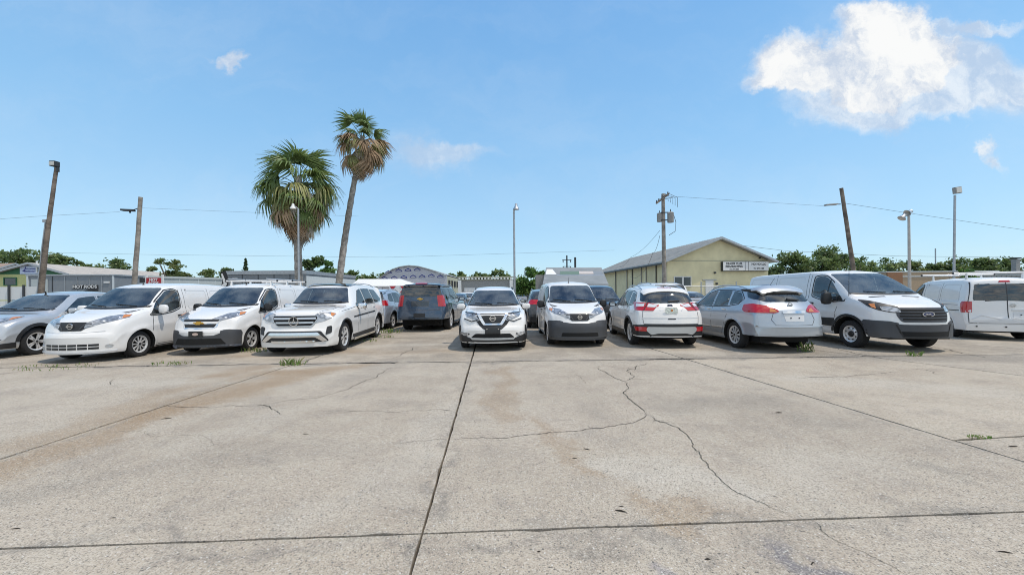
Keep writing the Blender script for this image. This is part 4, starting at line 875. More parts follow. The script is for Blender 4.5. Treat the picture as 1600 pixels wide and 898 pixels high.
c.patch('spoiler', [('rear', rp([(-.76, 1.76), (.76, 1.76), (.70, 1.85), (-.70, 1.85)], .03))], 'black_paint', off=.06, depth=.04)
c.patch('brake_light', [('rear', rp([(-.22, 1.815), (.22, 1.815), (.22, 1.845), (-.22, 1.845)], .01))], 'lens_red', off=.075)
c.both('tail_light', [('rc', rp([(-.20, .99), (.24, .99), (.24, 1.42), (-.20, 1.42)], .03))], 'lens_red', off=.014)
c.emblem('bowtie', 'rear', 0, 1.28, .075); c.patch('plate_recess', [('rear', rp([(-.34, 1.0), (.34, 1.0), (.36, 1.20), (-.36, 1.20)], .02))], 'charcoal_paint', off=.005)
c.patch('rear_bumper', [('rear', rp([(-.86, .54), (.86, .54), (.86, .80), (-.86, .80)], .03))], 'slate_blue_paint', off=.05, depth=.05); c.patch('plate_bracket', [('rear', rp([(-.22, .58), (.22, .58), (.22, .72), (-.22, .72)], .01))], 'black_plastic', off=.06)
c.many('rear_seam', [('rear', strip([(-.76, 1.40), (-.77, .84), (.77, .84), (.76, 1.40)], .014))], 'seam', off=.004)
c.many('tow_hitch', [('rear', strip([(-.4, .50), (.4, .50)], .05))], 'under_black', off=.02)
add_front_glass(c, 1.30, 1.75, .82, .64)
side_windows(c, [[(1.75, 1.25), (2.3, 1.62), (2.75, 1.72), (2.75, 1.24)], [(2.83, 1.24), (2.83, 1.72), (3.70, 1.72), (3.72, 1.25)], [(3.80, 1.25), (3.80, 1.72), (4.80, 1.70), (4.88, 1.28)]], 'dark_glass')
c.arch_trim('slate_blue_paint', .05); c.mirror(1.9, 1.22, 'slate_blue_paint', (.15, .26, .2)); c.handle(2.6, 1.12, 'chrome'); c.handle(3.55, 1.12, 'chrome'); c.rails(2.2, 4.8, .70, 'satin', .05); c.antenna(4.6, 0, .05, .5, .02)
c.both('side_step', [('side', [(1.5, .25), (3.4, .25), (3.4, .30), (1.5, .30)])], 'black_plastic', off=.06, depth=.05); c.seams([[(2.79, 1.7), (2.79, .4)], [(3.76, 1.7), (3.76, .9), (3.5, .5)]])
c.interior('seat_grey', 2, 2.45, .84, (1.5, 1.22), top=1.54); c.place(637, 514, (1, -1), (-.05, -1))
plain_suv('small charcoal SUV seen from behind, hidden by the van with the grey bumper', 'charcoal_paint', 826.5, 511, (1, -1), (.01, -1), suv_spec(L=4.4, W=1.8, H=1.66, wr=.34), lamp_z=(1.0, 1.2))
c = plain_suv('black SUV facing the camera behind the white van with grey bumper', 'black_paint', 975, 511, (-1, -1), (0, 1), suv_spec(L=4.5, W=1.88, H=1.82, wr=.37, nose=1.0, cowl=1.16, rear='box'), glass='dark_glass', rails=False, mir='satin')
plain_suv('white SUV showing only roof and rear window above the one with licence plate', 'white_paint', 1003, 508, (1, -1), (.0, -1), suv_spec(L=4.9, W=1.95, H=1.90, wr=.38, nose=1.05, cowl=1.22, wst=2.1, wsb=1.4, rear='steep'), glass='dark_glass')
plain_suv('pale silver sedan facing the camera behind the ice blue crossover', 'silver_paint', 1118, 498, (-1, -1), (0, 1), suv_spec(L=4.7, W=1.84, H=1.53, wr=.33, nose=.85, cowl=1.0, wst=2.05, wsb=1.2), rails=False)
plain_suv('black car facing the camera in the gap beside the dark slate blue SUV', 'black_paint', 727, 497, (-1, -1), (0, 1), suv_spec(L=4.7, W=1.84, H=1.50, wr=.33, nose=.82, cowl=.98, wst=2.05, wsb=1.2), rails=False, mir='satin')
plain_suv('white car facing the camera far back beside the dark slate blue SUV', 'white_paint', 742, 486, (-1, -1), (0, 1), suv_spec(L=4.7, W=1.84, H=1.60, wr=.34), rails=False)
plain_suv('silver car far back left of the charcoal SUV', 'silver_paint', 806, 484, (-1, 1), (0, 1), suv_spec(L=4.7, W=1.84, H=1.52, wr=.34, nose=.85, cowl=1.0), rails=False)
plain_suv('white car far back beyond the charcoal SUV', 'white_paint', 846, 480, (-1, 1), (0, 1), suv_spec(L=4.7, W=1.84, H=1.60, wr=.34), rails=False)
plain_suv('dark brown car behind the silver crossover at the left edge', paint('brown_paint', (.07, .055, .05), .3, .3), 30, 497, (-1, -1), (-.2, 1), suv_spec(L=4.7, W=1.84, H=1.45, wr=.33, nose=.8, cowl=.95, wst=2.05, wsb=1.2), rails=False)
# ------------------------------------------------------------------ ground
def world_lines(a, b): return (Vector((a.x, a.y)), Vector((b.x, b.y)))
def isect(l1, l2):
    p, q = l1; r, s = l2; d1 = q - p; d2 = s - r; den = d1.x * d2.y - d1.y * d2.x
    t = ((r.x - p.x) * d2.y - (r.y - p.y) * d2.x) / den; return p + d1 * t
def shift(l, dx, dy): return (l[0] + Vector((dx, dy)), l[1] + Vector((dx, dy)))
lF = world_lines(G(0, 857), G(1600, 799)); lR = world_lines(G(150, 572.5), G(1150, 559.5))
L2 = world_lines(G(0, 717), G(400, 588)); L1 = world_lines(G(641, 898), G(743, 540)); L3 = world_lines(G(1003, 540), G(1600, 721)); L4 = world_lines(G(1430, 566), G(1600, 587))
L5 = shift(L4, 5, 0); L0 = shift(L2, -5.2, 0); Lm = shift(L2, -10.4, 0); L6 = shift(L4, 10, 0); L7 = shift(L4, 16, 0); L8 = shift(L4, 22, 0)
cols = [shift(L2, -16, 0), Lm, L0, L2, L1, L3, L4, L5, L6, L7, L8]
rows = [shift(lF, 0, -9), shift(lF, 0, -4.6), lF, lR, shift(lR, 0, 4.6), shift(lR, 0, 9.2), shift(lR, 0, 13.8), shift(lR, 0, 18.4)]
def concrete():
    m = bpy.data.materials.new('concrete'); m.use_nodes = True; t = NT(m.node_tree); b = m.node_tree.nodes['Principled BSDF']
    c = t.n('ShaderNodeTexCoord').outputs['Object']
    n1 = t.noise(c, .35, 5, .6); n2 = t.noise(c, 1.6, 6, .65); n3 = t.noise(t.v('MULTIPLY', c, (1, .45, 1)), 5.5, 6, .7)
    rnd = t.n('ShaderNodeObjectInfo').outputs['Random']
    base = t.ramp(n1, [(.25, (.335, .264, .192)), (.5, (.465, .385, .293)), (.75, (.56, .474, .372))])
    base = t.mix(t.m('MULTIPLY', t.step(n2, .38, .72), .5), base, (.54, .48, .38)); base = t.mix(t.m('MULTIPLY', t.step(n2, .52, .28), .45), base, (.25, .225, .19))
    base = t.mix(t.m('MULTIPLY', t.step(n3, .52, .75), .4), base, (.24, .225, .20))
    base = t.mix(t.m('MULTIPLY', rnd, .22), base, (.30, .285, .26))
    n6 = t.noise(t.v('MULTIPLY', c, (.35, 1.6, 1)), 2.2, 6, .7); base = t.mix(t.m('MULTIPLY', t.step(n6, .56, .74), .42), base, (.21, .19, .165))      # dragged smears
    n7 = t.noise(c, 9, 3, .6); n8 = t.noise(c, .8, 3, .5); base = t.mix(t.m('MULTIPLY', t.m('MULTIPLY', t.step(n7, .66, .74), t.step(n8, .48, .6)), .55), base, (.14, .13, .115))  # drips
    # named stains, measured on the ground: (pixel a, pixel b, width m, colour, strength)
    nd = t.v('ADD', c, t.v('SCALE', t.v('SUBTRACT', t.noise(c, 1.3, 5, .65, out=1), (.5, .5, .5)), 1.3))
    def seg(pa, pb, wd):
        a = G(*pa); d = G(*pb) - a; q = t.v('SUBTRACT', nd, tuple(a)); tt = t.m('DIVIDE', t.v('DOT_PRODUCT', q, tuple(d), out=1), max(d.length_squared, 1e-4)); tt = t.m('MINIMUM', t.m('MAXIMUM', tt, 0), 1)
        off = t.n('ShaderNodeVectorMath', operation='SCALE'); off.inputs[0].default_value = tuple(d); t.L(tt, off.inputs['Scale'])
        fl = t.v('MULTIPLY', t.v('SUBTRACT', q, off.outputs[0]), (1, 1, 0)); return t.step(t.v('LENGTH', fl, out=1), wd, wd * .15)
    rust, grey, pale = (.30, .195, .10), (.17, .155, .135), (.55, .50, .42)
    st = [((-40, 750), (250, 645), .42, rust, .62), ((250, 645), (470, 583), .75, rust, .75), ((20, 700), (330, 590), .40, rust, .42), ((330, 588), (400, 575), .5, rust, .5), ((400, 585), (560, 572), .5, rust, .6), ((787, 575), (788, 650), .35, rust, .45), ((840, 660), (925, 745), .22, rust, .45),
          ((1010, 772), (1090, 800), .26, rust, .45), ((560, 552), (700, 548), .5, rust, .3), ((380, 555), (560, 548), .6, rust, .45), ((30, 770), (140, 745), .3, grey, .3), ((270, 720), (560, 700), .3, grey, .18),
          ((930, 846), (960, 852), .12, grey, .5), ((1235, 870), (1265, 895), .12, (.09, .10, .15), .6), ((1040, 880), (1075, 895), .10, (.13, .15, .24), .4), ((1095, 848), (1110, 850), .06, grey, .5), ((1050, 632), (1200, 628), .5, grey, .35), ((1440, 728), (1500, 738), .22, grey, .4), ((1260, 655), (1340, 665), .35, grey, .3),
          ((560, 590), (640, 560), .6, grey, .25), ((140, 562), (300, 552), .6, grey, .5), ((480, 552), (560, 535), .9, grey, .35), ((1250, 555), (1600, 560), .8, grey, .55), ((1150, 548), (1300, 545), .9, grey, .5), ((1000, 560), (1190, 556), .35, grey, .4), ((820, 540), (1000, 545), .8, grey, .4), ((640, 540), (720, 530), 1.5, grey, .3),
          ((960, 724), (1100, 745), .35, pale, .6), ((620, 730), (700, 640), .4, pale, .35), ((330, 690), (420, 650), .5, pale, .3), ((1250, 740), (1330, 720), .5, pale, .35), ((560, 540), (690, 538), .5, pale, .4), ((1000, 550), (1120, 550), .5, pale, .4), ((500, 790), (640, 760), .25, pale, .3), ((60, 600), (300, 598), .5, pale, .5), ((1240, 590), (1560, 610), .6, pale, .45)]
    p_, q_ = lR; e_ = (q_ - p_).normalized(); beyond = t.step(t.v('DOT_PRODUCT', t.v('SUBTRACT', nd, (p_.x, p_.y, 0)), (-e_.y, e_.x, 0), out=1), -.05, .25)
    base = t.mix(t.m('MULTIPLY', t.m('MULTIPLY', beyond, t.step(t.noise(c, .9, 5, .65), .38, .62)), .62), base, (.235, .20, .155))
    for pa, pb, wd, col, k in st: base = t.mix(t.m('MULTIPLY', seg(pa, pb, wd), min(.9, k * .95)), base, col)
    # dark grime and worn edge along the saw cuts
    def linem(l, wd):
        p, q = l; d = (q - p).normalized(); nn = (-d.y, d.x, 0); s = t.v('DOT_PRODUCT', t.v('SUBTRACT', nd, (p.x, p.y, 0)), nn, out=1); return t.step(t.m('ABSOLUTE', s), wd, 0)
    n5 = t.noise(c, 3, 4, .6)
    for l, wd, k in ((lF, .10, .55), (L1, .10, .55), (L3, .06, .5), (L2, .07, .5), (lR, .20, .9)): base = t.mix(t.m('MULTIPLY', t.m('MULTIPLY', linem(l, wd), t.step(n5, .3, .65)), k), base, (.19, .175, .155))
    # exposed aggregate: pale and dark grains
    v1 = t.n('ShaderNodeTexVoronoi'); t.L(c, v1.inputs['Vector']); v1.inputs['Scale'].default_value = 150
    v2 = t.n('ShaderNodeTexVoronoi'); t.L(c, v2.inputs['Vector']); v2.inputs['Scale'].default_value = 62
    f1 = t.noise(c, 70, 3, .7); f2 = t.noise(c, 22, 4, .7)
    sepc = t.n('ShaderNodeSeparateColor'); t.L(v1.outputs['Color'], sepc.inputs[0]); sep2 = t.n('ShaderNodeSeparateColor'); t.L(v2.outputs['Color'], sep2.inputs[0])
    base = t.mix(t.m('MULTIPLY', t.step(sepc.outputs[0], .55, 1.0), .5), base, (.64, .585, .50)); base = t.mix(t.m('MULTIPLY', t.step(sepc.outputs[1], .62, .95), .62), base, (.13, .12, .105))
    base = t.mix(t.m('MULTIPLY', t.m('MULTIPLY', t.step(sep2.outputs[0], .90, .94), t.step(v2.outputs[0], .45, .2)), .75), base, (.68, .66, .61)); base = t.mix(t.m('MULTIPLY', t.m('MULTIPLY', t.step(sep2.outputs[1], .90, .94), t.step(v2.outputs[0], .5, .25)), .8), base, (.08, .075, .07))
    base = t.mix(t.m('MULTIPLY', t.step(f1, .5, .72), .35), base, (.16, .15, .13)); base = t.mix(t.m('MULTIPLY', t.step(f2, .5, .75), .30), base, (.20, .185, .165)); base = t.mix(t.m('MULTIPLY', t.step(f2, .48, .25), .3), base, (.56, .52, .45))
    t.L(base, b.inputs['Base Color']); b.inputs['Roughness'].default_value = .88; b.inputs['Specular IOR Level'].default_value = .25
    bp = t.n('ShaderNodeBump'); bp.inputs['Strength'].default_value = .55; bp.inputs['Distance'].default_value = .006
    t.L(t.m('ADD', t.m('ADD', f1, t.m('MULTIPLY', sepc.outputs[1], .6)), t.m('MULTIPLY', f2, 1.2)), bp.inputs['Height']); t.L(bp.outputs[0], b.inputs['Normal'])
    MATS['concrete'] = m
concrete()
mat('soil', (.018, .015, .011), .95, var=.4, scale=30)
mat('lot_asphalt', (.22, .21, .19), .9, var=.3, scale=.5, bump=.3, bscale=40)
gb = MB(); gb.add([(-1500, -400, -.07), (1500, -400, -.07), (1500, 1500, -.07), (-1500, 1500, -.07)], [(0, 1, 2, 3)]); gb.build('ground', 'lot_asphalt', kind='structure')
pav = empty('pavement', kind='structure')
jb = MB(); jb.add([(-26, -8, -.055), (24, -8, -.055), (30, 24, -.055), (-26, 24, -.055)], [(0, 1, 2, 3)]); jb.build('joint_bed', 'soil', pav)
def slab(q, gap=.0062):
    c0 = sum(q, Vector((0, 0))) / 4; pts = []
    for i in range(4):
        a, b = q[i], q[(i + 1) % 4]; n = max(2, int((b - a).length / .12)); e = (b - a).normalized(); nn = Vector((-e.y, e.x))
        if nn.dot(c0 - a) < 0: nn = -nn
        for k in range(n):
            p = a.lerp(b, k / n); far = min(2.4, max(1.0, p.length / 3.2))
            pts.append(p + nn * (gap * far + (0 if k == 0 else abs(random.gauss(0, .0035)) + (random.random() < .04) * .012)) + e * (gap if k == 0 else 0))
    mb = MB(); n = len(pts); mb.add([(p.x, p.y, 0) for p in pts] + [(p.x, p.y, -.08) for p in pts], [tuple(range(n))] + [(i, (i + 1) % n, n + (i + 1) % n, n + i) for i in range(n)])
    return mb.build('concrete_slab', 'concrete', pav)
spl = world_lines(G(1487, 688), G(1600, 681))
for i in range(len(cols) - 1):
    for j in range(len(rows) - 1):
        if i >= 5 and j == 2:
            rr = [lF, spl, lR]
            for a, b in zip(rr, rr[1:]): slab([isect(cols[i], a), isect(cols[i + 1], a), isect(cols[i + 1], b), isect(cols[i], b)])
            continue
        slab([isect(cols[i], rows[j]), isect(cols[i + 1], rows[j]), isect(cols[i + 1], rows[j + 1]), isect(cols[i], rows[j + 1])])
# cracks: open, ragged, filled with dirt
def crack(px, w0=.009, w1=.003, z=.003):
    pts = [G(*p) for p in px]
    for it in range(4):
        q = [pts[0]]
        for a, b in zip(pts, pts[1:]):
            d = b - a; q += [(a + b) / 2 + Vector((-d.y, d.x, 0)) * random.gauss(0, .085), b]
        pts = q
    w0 *= .72; w1 *= .8; n = len(pts); vs = []; far = sum(p.y for p in pts) / n; k0 = 1 + far * .06
    for i, p in enumerate(pts):
        d = (pts[min(i + 1, n - 1)] - pts[max(i - 1, 0)]).normalized(); nn = Vector((-d.y, d.x, 0)); t = i / (n - 1)
        w_ = (w0 * (1 - t) + w1 * t) * (0.45 + random.random() * .95) * k0 * min(1, 8 * min(t, 1 - t) + .25)
        vs += [p + nn * w_ / 2 + Vector((0, 0, z)), p - nn * w_ / 2 + Vector((0, 0, z))]
    mb = MB(); mb.add(vs, [(2 * i, 2 * i + 1, 2 * i + 3, 2 * i + 2) for i in range(n - 1)]); mb.build('crack', 'soil', pav)
def z3(l): return [(800 + x / 2.5075, 540 + y / 2.5075) for x, y in l]
def z2(l): return [(400 + x / 2.5075, 540 + y / 2.5075) for x, y in l]
def z4(l): return [(1200 + x / 2.5075, 540 + y / 2.5075) for x, y in l]
def z1(l): return [(x / 2.5075, 540 + y / 2.5075) for x, y in l]
RJ = lambda x0, x1, w: ([(x0 + (x1 - x0) * k / 8, 572.5 - (x0 + (x1 - x0) * k / 8 - 150) * .013) for k in range(9)], w, w * .6)
for l, a, b in (RJ(400, 640, .05), RJ(560, 625, .12), RJ(640, 1090, .02), RJ(1010, 1110, .08), RJ(1180, 1400, .04), RJ(60, 400, .03),
                (z3([(525, 265), (520, 280), (490, 295), (400, 315), (300, 325), (200, 337), (100, 348), (0, 358), (-100, 362), (-240, 368)]), .010, .006),
                (z3([(345, 78), (360, 100), (400, 125), (440, 140), (435, 185), (470, 215), (500, 240), (525, 265)]), .012, .012),
                (z3([(525, 268), (555, 290), (610, 305), (650, 320), (690, 355), (705, 395), (740, 435), (770, 475), (800, 510), (840, 545), (880, 575), (940, 600), (1003, 628), (1103, 678)]), .011, .004),
                (z4([(170, 683), (210, 725), (260, 760), (330, 790), (430, 835), (500, 870), (535, 897)]), .004, .003),
                (z3([(440, 140), (465, 110), (455, 88), (480, 95), (525, 68)]), .014, .012), (z3([(465, 130), (560, 133), (690, 137)]), .007, .003), (z3([(350, 80), (400, 85), (455, 88)]), .006, .006),
                (z2([(615, 5), (580, 28), (540, 50)]), .016, .010), (z2([(530, 85), (470, 125), (400, 150), (310, 185), (235, 205), (120, 215), (30, 232)]), .012, .006), (z2([(0, 235), (30, 232), (70, 250), (100, 270)]), .014, .006),
                (z2([(240, 257), (500, 258), (660, 255), (795, 255)]), .005, .006), (z2([(560, 382), (640, 372), (760, 370)]), .005, .004),
                (z4([(120, 128), (300, 122), (420, 110), (480, 103), (550, 107)]), .010, .005), (z4([(560, 90), (620, 95), (650, 110), (700, 115)]), .012, .006), (z3([(520, 292), (610, 300), (680, 307), (850, 312)]), .005, .003),
                (z1([(270, 118), (335, 110)]), .008, .005), (z1([(432, 152), (462, 128)]), .010, .006), (z1([(380, 340), (600, 355), (840, 392)]), .004, .003), (z1([(640, 235), (800, 240), (1003, 235)]), .008, .006), (z4([(230, 5), (340, 30), (450, 50)]), .02, .014), (z3([(150, 98), (270, 105)]), .006, .004), (z3([(250, 110), (290, 150)]), .006, .004),
                (z4([(640, 0), (760, 30), (850, 48)]), .02, .012), (z3([(0, 205), (120, 205), (180, 195)]), .004, .003), (z2([(180, 72), (250, 40)]), .014, .01)):
    crack(l, a, b)
# grass tufts and litter
mat('grass_blade', (.16, .25, .06), .7, trans=.35, var=.3, scale=20); mat('dry_grass', (.34, .31, .15), .8, trans=.3)
def tuft(px, py, r, h, n, label, m='grass_blade'):
    g = G(px, py); mb = MB(); n = int(n * .45); rd = random.Random(int(px * 7 + py))
    for i in range(n):
        a = rd.uniform(0, 2 * PI); q = rd.random() ** .6 * r; x, y = q * math.cos(a), q * math.sin(a) * .45; hh = h * rd.uniform(.35, 1.1); a2 = rd.uniform(0, 2 * PI); b = hh * rd.uniform(.2, .9); w_ = .003 + .0004 * g.y; dx, dy = math.cos(a2), math.sin(a2)
        p = [(x - dy * w_, y + dx * w_, -.02), (x + dy * w_, y - dx * w_, -.02), (x + dx * b * .45 + dy * w_ * .8, y + dy * b * .45 - dx * w_ * .8, hh * .7), (x + dx * b, y + dy * b, hh), (x + dx * b * .45 - dy * w_ * .8, y + dy * b * .45 + dx * w_ * .8, hh * .7)]
        mb.add(p, [(0, 1, 2, 3, 4)], 0 if rd.random() < .8 else 1)
    o = mb.build('grass_tuft', [m, 'dry_grass'], recalc=False); o.location = g; o['label'] = label; o['category'] = 'weed'; o['group'] = 'weeds growing out of the concrete joints'
for a in ((457, 570, .26, .14, 150, 'bright green grass tuft where two joints meet in front of the white luxury SUV'), (1260, 549, .22, .26, 50, 'tall thin weeds behind the right rear wheel of the ice blue crossover'), (1428, 556, .16, .12, 60, 'small weed on the concrete in front of the large white van'),
          (612, 520, .40, .18, 120, 'grass clump between the white luxury SUV and the grey-blue wagon'), (600, 527, .4, .10, 70, 'grass clump behind the rear wheel of the white luxury SUV'), (268, 569, .45, .07, 120, 'thin weeds in the joint in front of the white van with the gold emblem'), (1530, 683, .12, .022, 120, 'flat weeds in the short joint at the right edge'), (408, 549, .5, .13, 110, 'weeds beside the front wheel of the white van with the gold emblem'),
          (80, 574, .9, .06, 160, 'low weeds in the joint in front of the white slatted-bumper van'), (560, 533, .7, .08, 90, 'grass under the side step of the white luxury SUV')): tuft(*a)
def bit(px, py, l, a, label, w_=.006):
    g = G(px, py); mb = MB(); d = Vector((math.cos(a), math.sin(a), 0)); w_ *= .55; mb.tube([g - d * l / 2 + Vector((0, 0, w_)), g + Vector((-d.y * l * .06, d.x * l * .06, w_ * 1.2)), g + d * l / 2 + Vector((0, 0, w_))], [w_ * .5, w_, w_ * .4], 5); o = mb.build('twig', mat('dead_leaf', (.03, .022, .015), .9)); o['label'] = label; o['category'] = 'twig'; o['group'] = 'twigs and leaf litter on the concrete'
for k in ((970, 799, .075, -.35, 'largest dark twig, in front of the long joint right of the middle', .010), (971, 791, .03, .1, 'short twig just behind the largest dark twig', .006), (917, 702, .06, -.5, 'dark twig near the curved crack', .008), (898, 716, .045, .1, 'thin twig left of the brown stain', .006), (1571, 863, .06, -.3, 'curled dark twig near the right bottom edge', .007), (738, 859, .02, 1.2, 'small dark twig right of the joint crossing', .005), (25, 826, .05, .1, 'dark twig near the left bottom edge', .006), (177, 809, .04, 0, 'thin twig on the left slab', .005),
          (1583, 698, .08, 0, 'dark clod near the right edge', .012), (1217, 645, .08, 0, 'dark speck of litter by the far right joint', .012), (260, 654, .10, .3, 'bent twig left of the diagonal joint', .009), (1270, 880, .04, .6, 'twig on the stained concrete at the bottom', .006), (842, 862, .02, 0, 'tiny leaf bit below the long joint', .007), (1106, 874, .03, 0, 'small leaf bit at the bottom right of the middle', .008), (478, 678, .06, 0, 'thin twig on the slab left of the middle joint', .006)): bit(*k)

# ------------------------------------------------------------------ trees
def leaf_mats(name, cols):
    return [mat(f'{name}_{i}', c, .5, trans=.38) for i, c in enumerate(cols)]
GREENS = leaf_mats('leaf', [(.085, .13, .04), (.135, .19, .06), (.20, .25, .095), (.055, .09, .034)])
YGREENS = leaf_mats('young_leaf', [(.11, .15, .04), (.15, .19, .06), (.085, .12, .034), (.19, .21, .08)])
FRESH = leaf_mats('fresh_leaf', [(.075, .155, .032), (.12, .21, .05), (.045, .10, .022), (.16, .25, .075)])
mat('bark', (.15, .125, .10), .9, var=.35, scale=6, bump=.6, bscale=20); mat('bleached_bark', (.36, .33, .29), .9, var=.25, scale=8, bump=.5, bscale=15)
def tree(pl, pr, pt, y, label, mats=GREENS, seed=0, clumps=60, per=34, ls=.20, airy=.25, flat=.7, trunkfrac=.30, cat='tree', name='broadleaf_tree', bare=0, group='trees beyond the lot'):
    rd = np.random.RandomState(seed + 11); rr = random.Random(seed)
    xl = P(pl, pt, y).x; xr = P(pr, pt, y).x; H = P((pl + pr) / 2, pt - 2, y).z * 1.03; W = xr - xl; cx = (xl + xr) / 2
    root = empty(name, (cx, y, -.07), label=label, cat=cat, group=group)
    z0 = H * trunkfrac; tr = MB(); mb = MB(); cz = (z0 + H) / 2; rz = (H - z0) / 2
    tr.tube([(0, 0, 0), (rr.uniform(-.1, .1), 0, z0 * .6), (rr.uniform(-.2, .2), 0, z0 + rz * .5)], [.05 * H * .7, .035 * H * .7, .02 * H * .7], 8)
    lobes = [(rr.uniform(-.62, .62) * W / 2, rr.uniform(-.5, .5) * W / 2, cz + rr.uniform(-.45, .62) * rz, rr.uniform(.26, .5)) for _ in range(9)] + [(0, 0, cz + rz * .55, .42), (-W * .3, 0, cz - rz * .2, .4), (W * .3, 0, cz - rz * .2, .4)]
    V = []; F = []; MI = []
    for k in range(clumps):
        lx, ly, lz, lr = lobes[k % len(lobes)]; d = rd.normal(size=3); d /= np.linalg.norm(d); R = lr * min(W / 2, rz * 1.6) * rd.uniform(.55, 1.0)
        c = np.array([lx, ly, lz]) + d * np.array([R, R, R * flat])
        c[0] = np.clip(c[0], -W / 2 * .94, W / 2 * .94); c[2] = np.clip(c[2], z0 * .8, H * .97)
        cs = rd.uniform(.16, .34) * min(W, 2 * rz) * .30 * (1 - airy * .4)
        if k % 4 == 0: tr.tube([(0, 0, z0 * rr.uniform(.7, 1.1)), (c[0] * .5, c[1] * .5, (z0 + c[2]) / 2), tuple(c)], [.012 * H, .007 * H, .002 * H], 5)
        m_ = int(rd.choice([0, 1, 2, 3], p=[.3, .33, .2, .17])); nl = per
        ctr = c + rd.normal(size=(nl, 3)) * cs * np.array([1, 1, .6]); e = rd.normal(size=(nl, 3)); e /= np.linalg.norm(e, axis=1)[:, None]; f = np.cross(e, rd.normal(size=(nl, 3))); f /= np.linalg.norm(f, axis=1)[:, None]
        sz = ls * rd.uniform(.5, 1.15, size=(nl, 1)); b = len(V)
        q = np.stack([ctr - e * sz, ctr - f * sz * .55, ctr + e * sz, ctr + f * sz * .55], 1).reshape(-1, 3); V += [tuple(v) for v in q]; F += [(b + 4 * i, b + 4 * i + 1, b + 4 * i + 2, b + 4 * i + 3) for i in range(nl)]
        MI += [m_ if rd.rand() < .72 else int(rd.randint(4)) for _ in range(nl)]
    for k in range(bare):
        a = rr.uniform(-.6, .6); p = Vector((rr.uniform(-.25, .25) * W, 0, H * .7)); pts = [p]
        for j in range(4): pts.append(pts[-1] + Vector((math.sin(a) * .3 + rr.uniform(-.15, .15), rr.uniform(-.1, .1), .35)) * H * .12)
        tr.tube(pts, [.03, .022, .015, .01, .006], 5)
        for j in range(1, 5):
            for s in (-1, 1): tr.tube([pts[j], pts[j] + Vector((s * .3, 0, .2)) * H * .08 * rr.uniform(.5, 1.3)], [.01, .004], 4)
    mb.v, mb.f, mb.mi = V, F, MI; mb.build('crown', mats, root, recalc=False); tr.build('trunk', 'bark', root, 60); return root
far = 'trees beyond the lot'
tree(-60, 28, 391, 52, 'leftmost dark green tree above the brown roof', seed=1, clumps=90, ls=.26); tree(15, 78, 388, 56, 'broad dark tree above the green gabled building', seed=2, clumps=90, ls=.26)
tree(66, 112, 389, 50, 'airy flat-topped tree right of the leaning floodlight pole', seed=3, clumps=55, airy=.8, flat=.35, ls=.22); tree(98, 134, 399, 52, 'sparse wispy tree with sky showing through, third along the grey roof', seed=4, clumps=22, per=26, airy=1, flat=.3, ls=.20)
tree(124, 170, 411, 62, 'low dark tree just above the long grey roof', seed=5, clumps=50, ls=.26); tree(158, 212, 408, 58, 'rounded mid green tree left of the splintered wooden pole', seed=6, clumps=70, ls=.26)
tree(226, 250, 413, 50, 'small dark round tree above the hot rods sign', seed=7, clumps=40, ls=.22); tree(250, 288, 400, 44, 'yellow-green tree with thin top right of the hot rods sign', YGREENS, seed=8, clumps=60, airy=.6, ls=.18); tree(278, 305, 421, 46, 'low olive bush right of the yellow-green tree', YGREENS, seed=9, clumps=36, ls=.2)
tree(308, 345, 420, 50, 'low pale green tree behind the long pale wall', YGREENS, seed=10, clumps=44, ls=.2); tree(340, 368, 416, 48, 'dark rounded tree beside the grey building', seed=12, clumps=46, ls=.22)
tree(472, 505, 394, 36, 'dark green tree behind the shaggy palm', seed=13, clumps=70, ls=.20, trunkfrac=.2); tree(492, 528, 402, 38, 'leafy green tree between the two palms', FRESH, seed=14, clumps=60, ls=.20, trunkfrac=.2)
tree(533, 560, 422, 62, 'small far tree right of the leaning palm trunk', seed=15, clumps=40, ls=.28); tree(555, 600, 425, 66, 'low far tree left of the arched roof', seed=16, clumps=50, ls=.3)
tree(694, 714, 426, 62, 'small dark tree behind the right shoulder of the arched roof', seed=17, clumps=30, ls=.28); tree(708, 732, 421, 60, 'green tree between the arched roof and the block-topped building', seed=18, clumps=44, ls=.28)
tree(733, 768, 423, 64, 'left one of two rounded trees above the block-topped building', seed=19, clumps=50, ls=.3); tree(762, 797, 420, 64, 'right one of two rounded trees above the block-topped building', seed=20, clumps=50, ls=.3)
tree(806, 850, 412, 27, 'bright green leafy tree with bare twigs beside the lamp post', FRESH, seed=21, clumps=110, per=40, ls=.14, trunkfrac=.12, bare=4)
tree(1200, 1262, 392, 44, 'broad airy tree right of the yellow building', GREENS, seed=22, clumps=100, ls=.20, airy=.5); tree(1250, 1322, 384, 46, 'tallest airy tree left of the leaning bare pole', GREENS, seed=23, clumps=110, ls=.20, airy=.6)
tree(1316, 1372, 400, 52, 'dark airy tree right of the leaning bare pole', seed=24, clumps=80, airy=.5, ls=.22); tree(1366, 1412, 404, 55, 'dark tree left of the twin lamp post', seed=25, clumps=64, ls=.24); tree(1408, 1446, 408, 58, 'low green tree right of the twin lamp post', YGREENS, seed=26, clumps=50, ls=.25)
tree(1442, 1478, 409, 60, 'low dark tree with a thin pole before it', seed=27, clumps=46, airy=.5, ls=.25); tree(1474, 1520, 404, 58, 'mid green tree behind the floodlight mast', seed=28, clumps=64, ls=.25); tree(1510, 1556, 402, 58, 'dense dark tree right of the floodlight mast', seed=29, clumps=80, ls=.25); tree(1548, 1600, 404, 60, 'dark tree behind the short grey chimney', seed=30, clumps=80, ls=.25); tree(1590, 1650, 402, 60, 'rightmost dark tree cut by the frame', seed=31, clumps=70, ls=.25)
tree(1498, 1530, 421, 36, 'bright green vine heap on the wall above the dented van', FRESH, seed=32, clumps=40, ls=.14, trunkfrac=.5)
